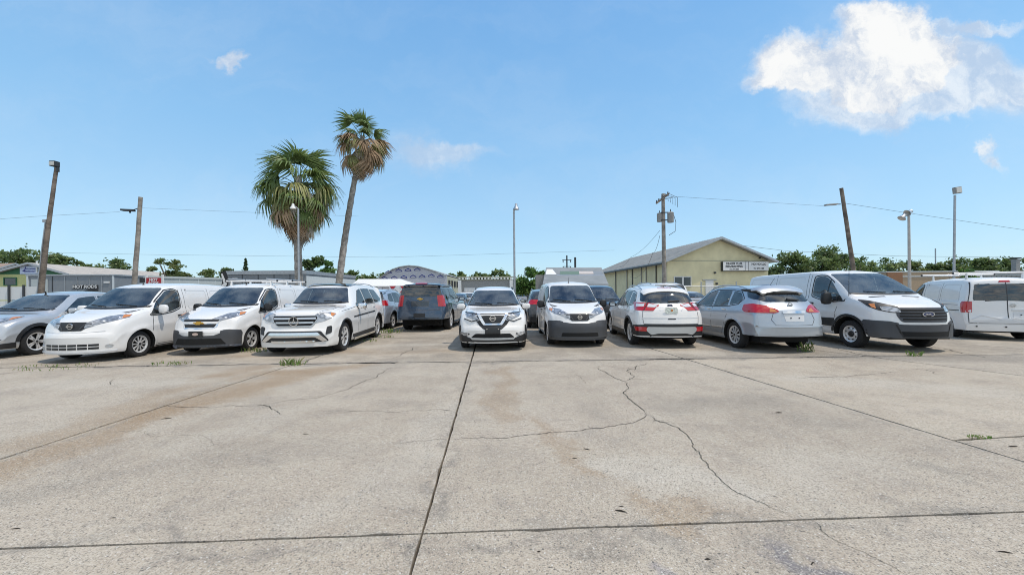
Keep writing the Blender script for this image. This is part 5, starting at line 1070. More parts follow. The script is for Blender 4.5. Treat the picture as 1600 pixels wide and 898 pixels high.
# low tree line on the horizon
mb = MB(); rd = np.random.RandomState(5)
for i in range(15000):
    x = rd.uniform(-190, 190); hh = 4.2 + 1.3 * math.sin(x * .21) + 1.0 * math.sin(x * .53 + 1) + .6 * math.sin(x * 1.7); z = rd.uniform(0, 1) ** .6 * hh; y = 118 + rd.uniform(-3, 3); c = np.array([x, y, z]); e = rd.normal(size=3); e /= np.linalg.norm(e); f = np.cross(e, rd.normal(size=3)); f /= np.linalg.norm(f); s = rd.uniform(.4, .9)
    b = len(mb.v); mb.v += [tuple(c - e * s), tuple(c - f * s * .6), tuple(c + e * s), tuple(c + f * s * .6)]; mb.f.append((b, b + 1, b + 2, b + 3)); mb.mi.append(int(rd.randint(4)))
o = mb.build('distant_tree_line', GREENS, recalc=False, kind='stuff'); o['label'] = 'low dark band of far trees along the horizon'; o['category'] = 'trees'
# ---- palms
mat('frond_green', (.13, .185, .055), .45, trans=.25, var=.35, scale=2); mat('frond_olive', (.27, .27, .10), .5, trans=.25, var=.3, scale=2); mat('frond_brown', (.36, .25, .155), .85, trans=.15, var=.3, scale=2); mat('frond_grey', (.46, .42, .35), .9, trans=.1, var=.25, scale=2)
mat('palm_bark', (.30, .275, .245), .95, var=.35, scale=5, bump=.8, bscale=14)
def frond_mesh(m, pet, fan, droop, nl, spread, seed):
    rd = random.Random(seed); mb = MB(); d = Vector((1, 0, 0)); mb.tube([(0, 0, 0), (pet * .5, 0, .05 * pet), (pet, 0, -.02 * pet)], [.028, .02, .014], 5)
    for k in range(nl):
        a = (k / (nl - 1) - .5) * spread; ln = fan * (1 - .25 * abs(a) / (spread / 2)) * rd.uniform(.85, 1.1); dr = droop * (.6 + .6 * abs(a)) * rd.uniform(.7, 1.3)
        p0 = Vector((pet - .02, 0, 0)); u = Vector((math.cos(a), math.sin(a), .10 * abs(math.sin(a)))); t = Vector((-math.sin(a), math.cos(a), 0)); L = []
        for j, s in enumerate((0, .35, .7, 1.0)):
            c = p0 + u * ln * s + Vector((0, 0, -dr * ln * s ** 2.8)) - u * (dr * ln * .28 * s ** 3); w_ = (.012, .050, .036, .004)[j]; tw = rd.uniform(-.01, .01); L.append((c - t * w_ + Vector((0, 0, .012 + tw)), c, c + t * w_ + Vector((0, 0, .012 - tw))))
        b = []
        for r in L: b += list(r)
        mb.add(b, [(3 * i + j, 3 * i + j + 1, 3 * i + 3 + j + 1, 3 * i + 3 + j) for i in range(3) for j in range(2)])
    me = bpy.data.meshes.new('frond'); me.from_pydata(mb.v, [], mb.f); me.materials.append(M_(m)); return me
FR = {k: [frond_mesh(m, *a, s) for s in range(3)] for k, (m, a) in dict(green=('frond_green', (.95, 1.12, .85, 26, 3.3)), olive=('frond_olive', (.85, 1.08, 1.15, 24, 3.0)), brown=('frond_brown', (.55, 1.05, .9, 18, 2.0)), grey=('frond_grey', (.5, 1.0, .9, 16, 1.7))).items()}
def palm(base, top, r0, r1, label, plan, seed, scale=1.0):
    rd = random.Random(seed); root = empty('palm_tree', base, label=label, cat='palm tree', group='palm trees behind the front row'); d = top - base; mb = MB()
    pts = []; n = 30
    for i in range(n + 1):
        t = i / n; pts.append(d * t + Vector((-.12 * math.sin(PI * t) * d.length / 10, 0, 0)))
    mb.tube(pts, [r0 + (r1 - r0) * (i / n) + (.02 if i % 2 else 0) + (.08 * max(0, 1 - i / 3)) for i in range(n + 1)], 14); mb.build('trunk', 'palm_bark', root, 50)
    ax = d.normalized()
    for kind, cnt, e0, e1, back, sc in plan:
        for k in range(cnt):
            az = 2 * PI * (k + rd.random() * .8) / cnt * 1.0 + rd.random(); el = math.radians(rd.uniform(e0, e1)); o = bpy.data.objects.new('frond', rd.choice(FR[kind])); link(o, root)
            q = Matrix.Rotation(az, 4, 'Z') @ Matrix.Rotation(-el, 4, 'Y') @ Matrix.Rotation(rd.uniform(-.5, .5), 4, 'X'); s = sc * scale * rd.uniform(.85, 1.12)
            o.matrix_local = Matrix.Translation(d - ax * back * rd.uniform(.6, 1.1) + Vector((math.cos(az), math.sin(az), 0)) * r1 * .8) @ q @ Matrix.Scale(s, 4)
    return root
b = P(470, 462, 21.5); b.z = 0; t_ = P(466, 276, 21.5)
palm(b, t_, .20, .18, 'shorter palm with a wide shaggy crown and hanging dead fronds behind a thin lamp post',
     [('green', 11, 25, 88, .1, 1.05), ('green', 13, -15, 35, .6, 1.12), ('olive', 12, -35, 10, 1.0, 1.10), ('green', 8, -50, -5, 1.4, 1.12), ('olive', 8, -60, -25, 1.6, 1.05), ('grey', 16, -55, -10, 1.4, 1.35), ('brown', 14, -65, -15, 1.6, 1.3), ('brown', 16, -80, -40, 1.9, 1.15), ('grey', 22, -86, -45, 2.2, 1.1), ('brown', 12, -88, -60, 2.5, .85)], 4)
b = P(523, 470, 23.5); b.z = 0; t_ = P(567, 213, 23.5)
palm(b, t_, .22, .13, 'tall slender leaning palm with a small crown half turned brown',
     [('green', 7, 30, 88, .1, .88), ('green', 3, 0, 30, .4, .8), ('olive', 6, -15, 25, .6, .85), ('brown', 10, -20, 20, .5, 1.15), ('brown', 9, -50, -15, .9, 1.2), ('olive', 2, -45, -10, .9, .95), ('grey', 11, -85, -45, 1.0, 1.0), ('brown', 11, -86, -50, 1.3, .95), ('grey', 9, -88, -60, 1.6, .85)], 9)

# ------------------------------------------------------------------ buildings
mat('yellow_wall', (.70, .63, .40), .85, var=.10, scale=.8, bump=.1, bscale=30); mat('pale_wall', (.42, .42, .32), .85, var=.06); mat('metal_roof', (.38, .39, .39), .5, var=.1, scale=1); mat('beige_roof', (.42, .385, .345), .8, var=.12, scale=1.5)
mat('green_wall', (.04, .15, .075), .7, var=.1); mat('lime_wall', (.52, .53, .24), .8, var=.05); mat('grey_panel', (.21, .23, .25), .6, var=.06, scale=2); mat('pale_panel', (.42, .46, .46), .6, var=.05, scale=2); mat('light_panel', (.56, .60, .61), .6, var=.04)
mat('white_trim', (.72, .72, .70), .6); mat('tan_wall', (.40, .30, .20), .8, var=.08); mat('brown_wall', (.27, .14, .075), .8, var=.08); mat('block_grey', (.30, .30, .29), .85, var=.12); mat('canvas_white', (.72, .72, .71), .8, var=.03); mat('wrap_white', (.50, .50, .54), .7, var=.05)
mat('mark_blue', (.02, .03, .22), .6); mat('dark_open', (.02, .02, .022), .9); mat('wood_pole', (.17, .14, .115), .95, var=.45, scale=3, bump=.9, bscale=12); mat('pale_wood_pole', (.27, .245, .215), .95, var=.35, scale=3, bump=.9, bscale=12); mat('galv', (.40, .42, .44), .45, .6, var=.1); mat('dark_metal', (.06, .065, .07), .5, .5)
mat('sign_white', (.72, .72, .71), .5); mat('ink', (.02, .02, .022), .6); mat('red_paint', (.42, .02, .03), .5); mat('winglass', (.03, .035, .04), .08, spec=.9); mat('lamp_glass', (.6, .6, .56), .2)
def part(mb, name, m, root, **k): return mb.build(name, m, root, **k)
def pbox(name, c, d, m, root, bevel=0): mb = MB(); mb.box(c, d); return mb.build(name, m, root, bevel=bevel)
def text(s, size, M, m, parent, name='lettering', ext=.006, bold=0.0):
    cu = bpy.data.curves.new(name, 'FONT'); cu.body = s; cu.size = size; cu.extrude = ext; cu.align_x = 'CENTER'; cu.align_y = 'CENTER'; cu.offset = bold; cu.resolution_u = 2
    cu.materials.append(M_(m)); t0 = bpy.data.objects.new(name, cu); COL.objects.link(t0); dg = bpy.context.evaluated_depsgraph_get(); me = bpy.data.meshes.new_from_object(t0.evaluated_get(dg)); bpy.data.objects.remove(t0); o = bpy.data.objects.new(name, me); link(o, parent); o.matrix_local = M; return o
def up(x, y, z): return Matrix.Translation((x, y, z)) @ Matrix.Rotation(PI / 2, 4, 'X')
def gable(name, label, loc, rz, W, Ln, eave, ridge, wm, rm, over=.35, gm=None, ribs=0, cat='building', rib_step=.45):
    r = empty(name, loc, rz, label=label, cat=cat); h = W / 2
    mb = MB(); z1 = eave if gm else None
    if gm:
        mb.box((0, .1, eave / 2), (W, .2, eave)); g = MB(); g.prism([(-h, 0, eave), (h, 0, eave), (0, 0, ridge)], (0, 0, 0), (0, .2, 0)); g.build('gable', gm, r)
    else: mb.prism([(-h, 0, 0), (h, 0, 0), (h, 0, eave), (0, 0, ridge), (-h, 0, eave)], (0, 0, 0), (0, .2, 0))
    part(mb, 'front_wall', wm, r)
    for s in (-1, 1): pbox('side_wall', (s * (h - .1), Ln / 2 + .1, eave / 2), (.2, Ln - .21, eave), wm, r)
    mb = MB(); mb.prism([(-h + .21, Ln - .2, 0), (h - .21, Ln - .2, 0), (h - .21, Ln - .2, eave), (0, Ln - .2, ridge), (-h + .21, Ln - .2, eave)], (0, 0, 0), (0, .19, 0)); part(mb, 'back_wall', wm, r)
    sl = (ridge - eave) / h
    for s in (-1, 1):
        e = h + over; ze = ridge - sl * e; mb = MB(); mb.prism([(0, -over, ridge + .03), (s * e, -over, ze + .03), (s * e, -over, ze + .15), (0, -over, ridge + .15)], (0, 0, 0), (0, Ln + 2 * over, 0)); part(mb, 'roof', rm, r)
        if ribs:
            rb = MB(); y = -over + .1
            while y < Ln + over: rb.prism([(0.03 * s, y, ridge + .15), (s * e, y, ze + .15), (s * e, y, ze + .19), (0.03 * s, y, ridge + .19)], (0, 0, 0), (0, .04, 0)); y += rib_step
            rb.build('roof_seam', rm, r, kind='stuff')
    for s in (-1, 1):
        mb = MB(); e = h + over; ze = ridge - sl * e; mb.prism([(0, -over - .03, ridge + .17), (s * e, -over - .03, ze + .17), (s * e, -over - .03, ze - .02), (0, -over - .03, ridge - .02)], (0, 0, 0), (0, .028, 0)); part(mb, 'barge_board', 'galv', r)
    return r
# yellow gabled building with the sign
yf = 33.0; A = P(1040, 440, yf); B = P(1205, 440, yf); Wd = B.x - A.x; hr = P(1124.5, 374, yf).z; he = P(1036, 410, yf).z + .12
yb = gable('warehouse', 'pale yellow gabled warehouse with sign board, windows and grey metal roof', ((A.x + B.x) / 2, yf, 0), math.radians(4.5), Wd, 19, he, hr, 'yellow_wall', 'metal_roof', .55, ribs=1)
def onw(px, py, y=yf): p = P(px, py, y); return p.x - (A.x + B.x) / 2, p.z
def window(root, px0, px1, py0, py1, y=yf, on=None, frame='white_trim', panes=1):
    (x0, z1), (x1, z0) = (on or onw)(px0, py0), (on or onw)(px1, py1); f = MB(); cx, cz, w_, h_ = (x0 + x1) / 2, (z0 + z1) / 2, x1 - x0, z1 - z0
    for s in (-1, 1): f.box((cx + s * (w_ / 2 - .03), -.03, cz), (.06, .06, h_)); f.box((cx, -.031, cz + s * (h_ / 2 - .03)), (w_ - .121, .06, .06))
    fo = f.build('window', frame, root)
    for k in range(panes):
        g = MB(); ww = (w_ - .12) / panes; g.box((cx - w_ / 2 + .06 + ww * (k + .5), -.014, cz), (ww - .02, .02, h_ - .12)); g.build('pane', 'winglass', fo)
    return fo
window(yb, 1050, 1064, 432, 447); window(yb, 1064.5, 1078, 432, 447)
(x0, z1), (x1, z0) = onw(1101, 438), onw(1114, 462); d = pbox('door', ((x0 + x1) / 2, -.03, z1 / 2 + .0), (x1 - x0, .06, z1 - .05), 'white_trim', yb); pbox('door_handle', (x0 + .08, -.08, 1.0), (.03, .05, .12), 'dark_metal', d)
pbox('door_lintel', ((x0 + x1) / 2, -.05, z1 + .05), (x1 - x0 + .5, .1, .08), 'galv', yb)
(x0, z1), (x1, z0) = onw(1126, 409), onw(1201, 423); cx, cz, w_, h_ = (x0 + x1) / 2, (z0 + z1) / 2, x1 - x0, z1 - z0
sg = pbox('sign_board', (cx, -.17, cz), (w_, .30, h_), 'dark_metal', yb)
for a, b_, ttl in ((0, .48, 1), (.485, .555, 0), (.56, 1, 2)): pbox('sign_face', (x0 + w_ * (a + b_) / 2, -.335, cz), (w_ * (b_ - a) - .03, .03, h_ - .06), 'sign_white', sg)
text('DEALER CLUB', .235, up(x0 + w_ * .24, -.352, cz + h_ * .27), 'ink', sg, bold=.008); text('REMARKETING', .235, up(x0 + w_ * .24, -.352, cz - h_ * .03), 'ink', sg, bold=.008); text('941-377-8888', .15, up(x0 + w_ * .24, -.352, cz - h_ * .33), 'ink', sg, bold=.004)
text('HO HO LLC', .25, up(x0 + w_ * .78, -.352, cz + h_ * .20), 'ink', sg, bold=.008); text('941 279-4488', .17, up(x0 + w_ * .78, -.352, cz - h_ * .25), 'ink', sg, bold=.005)
for px, py, s in ((1190, 402.5, .12), (1116, 426, .15), (1119, 443, .15)): x, z = onw(px, py); pbox('wall_lamp', (x, -.08, z), (s, .16, s), 'dark_metal', yb, .02)
lw = -Wd / 2
for y in (2.0, 4.1, 5.2, 7.5, 9.0, 12.5): mb = MB(); mb.tube([(lw - .07, y, .1), (lw - .07, y, he - .25)], .05, 6); mb.build('downpipe', 'dark_metal' if y in (2.0, 7.5, 12.5) else 'block_grey', yb)
mb = MB(); mb.box((lw - .63, 9.5, he - .28), (.12, 19.5, .12)); mb.build('gutter', 'dark_metal', yb)
mb = MB(); zz_ = onw(1040, 411)[1] - .05; mb.box((0, -.012, he - .0), (Wd - .02, .02, .06)); mb.build('wall_seam', 'pale_wall', yb)
# green-gabled shop
A = P(3, 440, 35); B = P(98, 440, 35); W2_ = B.x - A.x; X0 = (A.x + B.x) / 2
gb_ = gable('shop', 'lime yellow shop with dark green gable, white sign and beige roof behind the left fence', (X0, 35, 0), math.radians(10), W2_, 16, P(50, 428.5, 35).z, P(55, 413, 35).z, 'lime_wall', 'beige_roof', .4, 'green_wall')
def onb(px, py): p = P(px, py, 35); return p.x - X0, p.z
window(gb_, 14, 31, 433.5, 446, on=onb, frame='green_wall')
for k in range(3): (x0, z1), (x1, z0) = onb(16, 434), onb(30, 446); pbox('louvre', ((x0 + x1) / 2, -.05, z0 + (z1 - z0) * (k + 1) / 4), (x1 - x0 - .05, .04, .05), 'block_grey', gb_)
(x0, z1), (x1, z0) = onb(36, 415.5), onb(60, 428); s_ = pbox('sign_board', ((x0 + x1) / 2, -.06, (z0 + z1) / 2), (x1 - x0, .1, z1 - z0), mat('sign_sky', (.55, .62, .78), .5), gb_)
mb = MB(); cx, cz = (x0 + x1) / 2, (z0 + z1) / 2
mb.prism([(cx - .35 + a, -.112, cz + .12 + b) for a, b in [(-.12, -.16), (.0, -.1), (.05, .15), (.12, .15), (.06, -.16), (-.08, -.26)]], (0, 0, 0), (0, -.01, 0)); mb.tube([(cx - .25, -.12, cz + .12), (cx, -.12, cz + .05), (cx + .2, -.12, cz + .12), (cx + .5, -.12, cz + .06)], .03, 4); mb.tube([(cx - .5, -.12, cz - .1), (cx + .5, -.12, cz - .12)], .025, 4); mb.tube([(cx - .4, -.12, cz - .2), (cx + .4, -.12, cz - .2)], .018, 4); mb.build('lettering', 'mark_blue', s_)
pbox('vent_pipe', (onb(60, 420)[0], -.25, onb(60, 417)[1]), (.08, .08, 1.1), 'white_trim', gb_)
X1 = P(-15, 420, 44); gable('house', 'low house with brown roof behind the lime yellow shop at the left edge', (X1.x, 46, 0), math.radians(80), 9, 8, 3.2, P(5, 413, 46).z, 'tan_wall', mat('brown_roof', (.30, .22, .17), .8, var=.15), .4)
def boxb(name, label, pa, pb, ya, yb_, ptop, depth, m, cap='galv', cat='building', caph=.14, hx=None):
    a = P(pa, 450, ya); b = P(pb, 450, yb_); h = P(pa, ptop, ya).z; d = Vector((b.x - a.x, b.y - a.y)); ln = d.length; rz = math.atan2(d.y, d.x); r = empty(name, ((a.x + b.x) / 2, (a.y + b.y) / 2, 0), rz, label=label, cat=cat)
    pbox('wall', (0, depth / 2, h / 2), (ln, depth, h), m, r); pbox('parapet', (0, depth / 2, h + caph / 2), (ln + .12, depth + .12, caph), cap, r); r['ln'] = ln; r['hh'] = h; return r
# grey box trailer
tr_ = boxb('box_trailer', 'grey box trailer with black and white hot rods lettering behind the silver crossover', 43, 178, 26, 26.6, 431, 2.4, 'grey_panel', 'galv', 'trailer', .1); ln, hh = tr_['ln'], tr_['hh']
for k in range(1, 7): pbox('panel_joint', (-ln / 2 + ln * k / 7, -.01, hh / 2), (.03, .03, hh - .1), 'dark_metal' if k == 2 else 'galv', tr_)
for s in (-1, 1): pbox('corner_post', (s * (ln / 2 - .03), -.02, hh / 2), (.10, .06, hh), 'light_panel', tr_)
pbox('vent', (ln * .42, -.03, hh * .84), (.35, .05, .1), 'sign_white', tr_); pbox('trailer_door', (-ln * .36, -.02, hh * .5), (1.0, .03, hh * .85), 'pale_panel', tr_)
def hot(root, x, z, k=1.0, red=True):
    pl_ = text('HOT RODS', .31 * k, up(x + .02, -.045, z + .085 * k), 'ink', root, 'lettering', .01, .03); text('HOT RODS', .30 * k, up(x, -.062, z + .10 * k), 'sign_white', root, bold=.006); r_ = MB(); r_.prism([(x + (a) * k, -.068, z + b * k) for a, b in [(-.1, -.22), (.85, -.20), (.8, -.02), (.3, -.06)]], (0, 0, 0), (0, -.008, 0)); r_.build('sign_flash', 'ink', root)
hot(tr_, ln * .167, hh * .70)
for k in (-.3, .3): mb = MB(); mb.lathe([(.001, -.1), (.3, -.1), (.36, -.06), (.36, .1), (.001, .1)], 20, axis='Y'); w_o = mb.build('wheel', 'rubber', tr_); w_o.location = (k, .1, .36)
# hot rods sign on posts
a = P(229, 437, 24); b = P(254, 437, 24); sr_ = empty('standing_sign', ((a.x + b.x) / 2, 24, 0), label='red and black hot rods sign on two white posts beside the splintered pole', cat='sign')
zt = P(240, 434, 24).z; zb_ = P(240, 446, 24).z; wd_ = b.x - a.x
for s in (-1, 1): pbox('post', (s * wd_ / 2, 0, (zt + .2) / 2), (.1, .1, zt + .2), 'white_trim', sr_)
pn = pbox('panel', (0, -.06, (zt + zb_) / 2), (wd_ - .1, .03, zt - zb_), 'red_paint', sr_); pbox('panel_back', (-wd_ * .55, -.03, (zt + zb_) / 2 + .1), (wd_ * .7, .03, .3), 'ink', sr_); text('HOT', .24, up(0, -.08, (zt * .72 + zb_ * .28)), 'sign_white', pn, bold=.012); text('RODS', .24, up(0, -.08, (zt * .27 + zb_ * .73)), 'sign_white', pn, bold=.012)
r = boxb('storage_building', 'long pale grey-green storage building running behind the white vans', 178, 362, 30, 38, 433, 5, 'pale_panel', 'pale_panel', 'building', .2); ln, hh = r['ln'], r['hh']
pbox('vent', (ln * .12, -.03, hh * .62), (1.7, .06, .22), 'dark_metal', r)
for k in range(1, 6): pbox('panel_joint', (-ln / 2 + ln * k / 6, -.008, hh / 2), (.05, .03, hh - .02), 'light_panel', r)
r = boxb('workshop', 'low grey workshop with pale side wall behind the gold emblem van and the palms', 354, 478, 26, 26, 429, 8.2, 'grey_panel', 'galv', 'building', .25); ln, hh = r['ln'], r['hh']
pbox('side_panel', (ln / 2 + .02, 4.1, hh / 2 - .05), (.03, 8.15, hh - .15), 'light_panel', r)
for k in range(1, 5): pbox('panel_joint', (-ln / 2 + ln * k / 5, -.008, hh / 2), (.03, .03, hh - .02), 'dark_metal', r)
for k in range(6): pbox('sign_letter', (-ln / 2 + 1.35 + k * .2, -.04, hh * .78 + (.03 if k % 2 else 0)), (.10 if k % 2 else .14, .03, .14), 'ink', r)
pbox('wall_sign', (-ln / 2 + .6, -.03, hh * .9), (.35, .04, .1), 'sign_white', r)
# black and white feather banner
bp_ = P(351, 430, 25); r = empty('banner', (bp_.x, 25, 0), label='crumpled black and white banner at the left corner of the grey workshop', cat='banner'); pbox('pole', (0, 0, 1.5), (.04, .04, 3.0), 'galv', r)
mb = MB(); mb.prism([(-.25, -.03, 1.9), (.22, -.03, 1.85), (.3, -.03, 2.5), (.1, -.03, 3.1), (-.2, -.03, 3.0), (-.12, -.03, 2.4)], (0, 0, 0), (0, -.02, 0)); mb.build('cloth', 'ink', r); mb = MB(); mb.prism([(-.2, -.055, 2.9), (-.1, -.055, 2.9), (.2, -.055, 2.2), (.05, -.055, 2.0)], (0, 0, 0), (0, -.01, 0)); mb.prism([(-.2, -.055, 2.1), (.0, -.055, 2.3), (.0, -.055, 2.0)], (0, 0, 0), (0, -.01, 0)); mb.build('cloth_stripe', 'sign_white', r)
# white canopy tent
a = P(547, 448, 22); b = P(634, 448, 22); a2 = P(560, 437, 24.5); b2 = P(627, 437, 24.5); r = empty('canopy', ((a.x + b.x) / 2, 23.5, 0), label='white pitched canopy tent left of the slate blue SUV', cat='canopy'); cx, cy = (a.x + b.x) / 2, 23.5
def rel(p): return (p.x - cx, p.y - cy, p.z)
mb = MB(); mb.prism([rel(a), rel(b), rel(b2), rel(a2)], (0, 0, 0), (0, 0, .05)); mb.build('roof_cloth', 'canvas_white', r); mb = MB(); c1 = (a.x - cx, 4, a.z); c2 = (b.x - cx, 4, b.z); mb.prism([rel(a2), rel(b2), c2, c1], (0, 0, 0), (0, 0, .05)); mb.build('roof_cloth', 'canvas_white', r)
mb = MB(); mb.prism([rel(b), rel(b2), (b.x - cx, 4, b.z)], (0, 0, 0), (.04, 0, 0)); mb.build('gable_cloth', 'canvas_white', r)
for x in (a.x - cx + .05, b.x - cx - .05):
    for y in (-1.45, 3.9): mb = MB(); mb.tube([(x, y, 0), (x, y, a.z)], .03, 6); mb.build('leg', 'galv', r)
fp = P(622, 452, 20.5); r = empty('standing_sign', (fp.x, 20.5, 0), label='red and white board under the edge of the white canopy', cat='sign'); pbox('board', (0, 0, P(622, 452, 20.5).z), (.95, .05, .4), 'sign_white', r); mb = MB(); z = P(622, 452, 20.5).z
for s in (-1, 1): mb.prism([(s * .45, -.03, z + .18), (s * .1, -.03, z + .18), (s * .3, -.03, z - .02)], (0, 0, 0), (0, -.01, 0)); mb.prism([(s * .1, -.03, z - .18), (s * .3, -.03, z - .18), (s * .2, -.03, z - .05)], (0, 0, 0), (0, -.01, 0))
mb.build('board_print', 'red_paint', r); pbox('post', (0, .05, z / 2), (.08, .06, z), 'galv', r)
# arched building under construction
yq = 40.0; xs = [(590, 437), (601, 430), (613, 422), (625, 418), (639, 416), (655, 417.5), (670, 421.5), (684, 426), (698, 431)]
top_ = [P(x, y, yq) for x, y in xs]; cx = sum(p.x for p in top_) / len(top_); r = empty('arched_building', (cx, yq, 0), label='arched building wrapped in white sheeting with rows of blue marks', cat='building')
out = [(p.x - cx, 0, p.z) for p in top_]; mb = MB(); mb.prism(out + [(out[-1][0], 0, 0), (out[0][0], 0, 0)], (0, 0, 0), (0, .2, 0)); mb.build('front_wall', 'wrap_white', r)
mb = MB()
for p, q in zip(out, out[1:]): mb.add([(p[0], -.15, p[2] + .02), (q[0], -.15, q[2] + .02), (q[0], 11, q[2] + .02), (p[0], 11, p[2] + .02), (p[0], -.15, p[2] + .12), (q[0], -.15, q[2] + .12), (q[0], 11, q[2] + .12), (p[0], 11, p[2] + .12)], [(0, 1, 2, 3), (4, 7, 6, 5), (0, 4, 5, 1), (3, 2, 6, 7)])
mb.build('roof', 'metal_roof', r, 40)
for s, p in ((1, out[-1]), (-1, out[0])): pbox('side_wall', (p[0] - s * .1, 5.6, p[2] / 2), (.2, 10.7, p[2]), 'pale_wall', r)
for k in range(5): mb = MB(); mb.box((out[-1][0] + .03, 1.5 + k * 2.0, out[-1][2] - .75), (.08, 1.0, .7)); mb.build('window', 'dark_open', r)
for px, py in [(607, 425), (623, 422.6), (637.5, 421.7), (652, 421), (616, 433.7), (631, 432.8), (645.5, 432), (659.5, 431.6), (674, 430.5), (688, 432), (601, 434.5)]:
    q = P(px, py, yq); x = q.x - cx; z = q.z; arc = [(x - .36, z - .12), (x - .30, z + .03), (x - .12, z + .12), (x, z + .20), (x + .12, z + .12), (x + .30, z + .03), (x + .36, z - .12)]
    mb = MB(); mb.prism([(a, -.012, b) for a, b in arc], (0, 0, 0), (0, -.01, 0)); m_ = mb.build('wall_mark', 'mark_blue', r); mb = MB(); mb.prism([(x + (a - x) * .72, -.024, z - .02 + (b - z) * .45) for a, b in arc], (0, 0, 0), (0, -.006, 0)); mb.build('mark_fill', 'wrap_white', m_)
# block-topped building
r = boxb('garage_building', 'low beige garage building with a row of blocks along its roof edge', 716, 806, 36, 36, 438, 6, 'block_grey', 'pale_wall', 'building', .08); ln, hh = r['ln'], r['hh']
for k in range(18): pbox('eave_block', (-ln / 2 + ln * (k + .5) / 18, -.10, hh + .15), (.17, .2, .16), 'white_trim', r)
pbox('fascia', (0, -.04, hh + .29), (ln + .1, .3, .10), 'pale_wall', r); pbox('garage_door', (-ln * .22, -.03, hh * .67), (1.9, .05, .35), 'sign_white', r); pbox('garage_opening', (-ln * .22, -.02, hh * .28), (1.9, .04, hh * .42), 'dark_open', r); pbox('pillar', (ln * .42, -.12, hh / 2), (.3, .2, hh), 'white_trim', r); pbox('pillar', (-ln * .47, -.12, hh / 2), (.3, .2, hh), 'white_trim', r)
# grey sloping shelter roof with patched panels
a, b, a2, b2 = P(848, 446, 19.5), P(951, 446, 19.5), P(853, 420, 24), P(940, 420, 24); cx, cy = (a.x + b.x) / 2, 21.5; r = empty('shelter', (cx, cy, 0), label='open shelter with patched grey corrugated roof behind the van with the grey bumper', cat='shelter')
mb = MB(); R4 = [Vector(rel(p)) for p in (a, b, b2, a2)]; mb.prism(R4, (0, 0, 0), (0, 0, .06)); mb.build('roof', 'metal_roof', r)
N = (R4[1] - R4[0]).cross(R4[3] - R4[0]).normalized()
def onr(u, v): return (R4[0] * (1 - u) + R4[1] * u) * (1 - v) + (R4[3] * (1 - u) + R4[2] * u) * v + Vector((0, 0, .06))
for k in range(34):
    v = (k + .5) / 34; mb = MB(); p, q, e = onr(.003, v - .006), onr(.997, v - .006), onr(0, v + .006) - onr(0, v - .006); mb.prism([p, q, q + e, p + e], (0, 0, 0), N * .03); mb.build('corrugation', 'metal_roof', r)
for u0, u1, v0, v1, m in ((.02, .2, .52, .86, 'canvas_white'), (.26, .58, .50, .72, mat('patch_green', (.12, .18, .13), .6)), (.58, .82, .54, .72, mat('patch_pink', (.50, .45, .42), .7)), (.82, .97, .52, .70, 'grey_panel'), (.2, .98, .46, .49, 'galv')):
    mb = MB(); mb.prism([onr(u0, v0), onr(u1, v0), onr(u1 if u0 > .1 else u1 * .6, v1), onr(u0, v1)], (0, 0, 0), N * .045); mb.build('roof_patch', m, r)
for u in (.04, .5, .96):
    for v in (.05, .95): p = onr(u, v); pbox('post', (p.x, p.y, p.z / 2 - .05), (.09, .09, p.z - .1), 'galv', r)
pbox('back_wall', (0, 2.3, 1.3), (3.6, .1, 2.6), 'block_grey', r)
# right-hand buildings
r = boxb('long_building', 'long tan building with flat roof behind the vans at the right', 1385, 1560, 45, 45, 425.5, 8, 'tan_wall', 'light_panel', 'building', .12)
pbox('wall_strip', (0, -.03, r['hh'] - .5), (r['ln'] - .3, .06, .12), 'light_panel', r); pbox('end_wall', (-r['ln'] / 2 + .9, -.08, r['hh'] / 2), (1.8, .14, r['hh'] - .05), 'brown_wall', r)
r = boxb('block_wall', 'grey concrete block wall at the right edge with a short chimney', 1538, 1650, 38, 36, 431, .3, 'block_grey', 'pale_panel', 'wall', .08)
for k in range(9):
    for j in range(22): pbox('block', (-r['ln'] / 2 + .17 + j * .34 + (.17 if k % 2 else 0), -.016, .25 + k * .27 + .6), (.31, .03, .24), 'block_grey', r) if -r['ln'] / 2 + .17 + j * .34 + .3 < r['ln'] / 2 else None
c_ = P(1587, 420, 40); r = empty('chimney', (c_.x, 40, 0), label='short grey masonry chimney above the block wall', cat='chimney'); pbox('shaft', (0, 0, P(1587, 405, 40).z / 2), (.42, .42, P(1587, 405, 40).z), 'block_grey', r); pbox('cap', (0, 0, P(1587, 403.5, 40).z), (.55, .55, .12), 'dark_metal', r)
# fences
a, b = P(-30, 450, 21), P(62, 450, 21); r = empty('fence', ((a.x + b.x) / 2, 21, 0), label='white panel fence on dark posts at the left edge', cat='fence'); W_ = b.x - a.x; zt = P(20, 448, 21).z
for k in range(4):
    for j, (z0, z1) in enumerate(((1.32, zt), (.72, 1.26), (.1, .66))): pbox('panel', (-W_ / 2 + W_ * (k + .5) / 4, 0, (z0 + z1) / 2), (W_ / 4 - .06, .04, z1 - z0), 'white_trim', r)
for k in range(5): pbox('post', (-W_ / 2 + W_ * k / 4, -.05, (zt + .1) / 2), (.08, .08, zt + .1), 'dark_metal', r)
a, b = P(1068, 447, 29), P(1178, 447, 29); r = empty('fence', ((a.x + b.x) / 2, 29, 0), label='chain link fence in front of the pale yellow warehouse', cat='fence'); W_ = b.x - a.x; zt = P(1120, 447, 29).z
mb = MB(); mb.tube([(-W_ / 2, 0, zt), (W_ / 2, 0, zt)], .035, 6); mb.build('top_rail', 'galv', r)
for k in range(5): mb = MB(); mb.tube([(-W_ / 2 + W_ * k / 4, 0, 0), (-W_ / 2 + W_ * k / 4, 0, zt + (.35 if k in (1, 3) else .05))], .04, 6); mb.build('post', 'galv', r)
mb = MB(); n = int(W_ / .09)
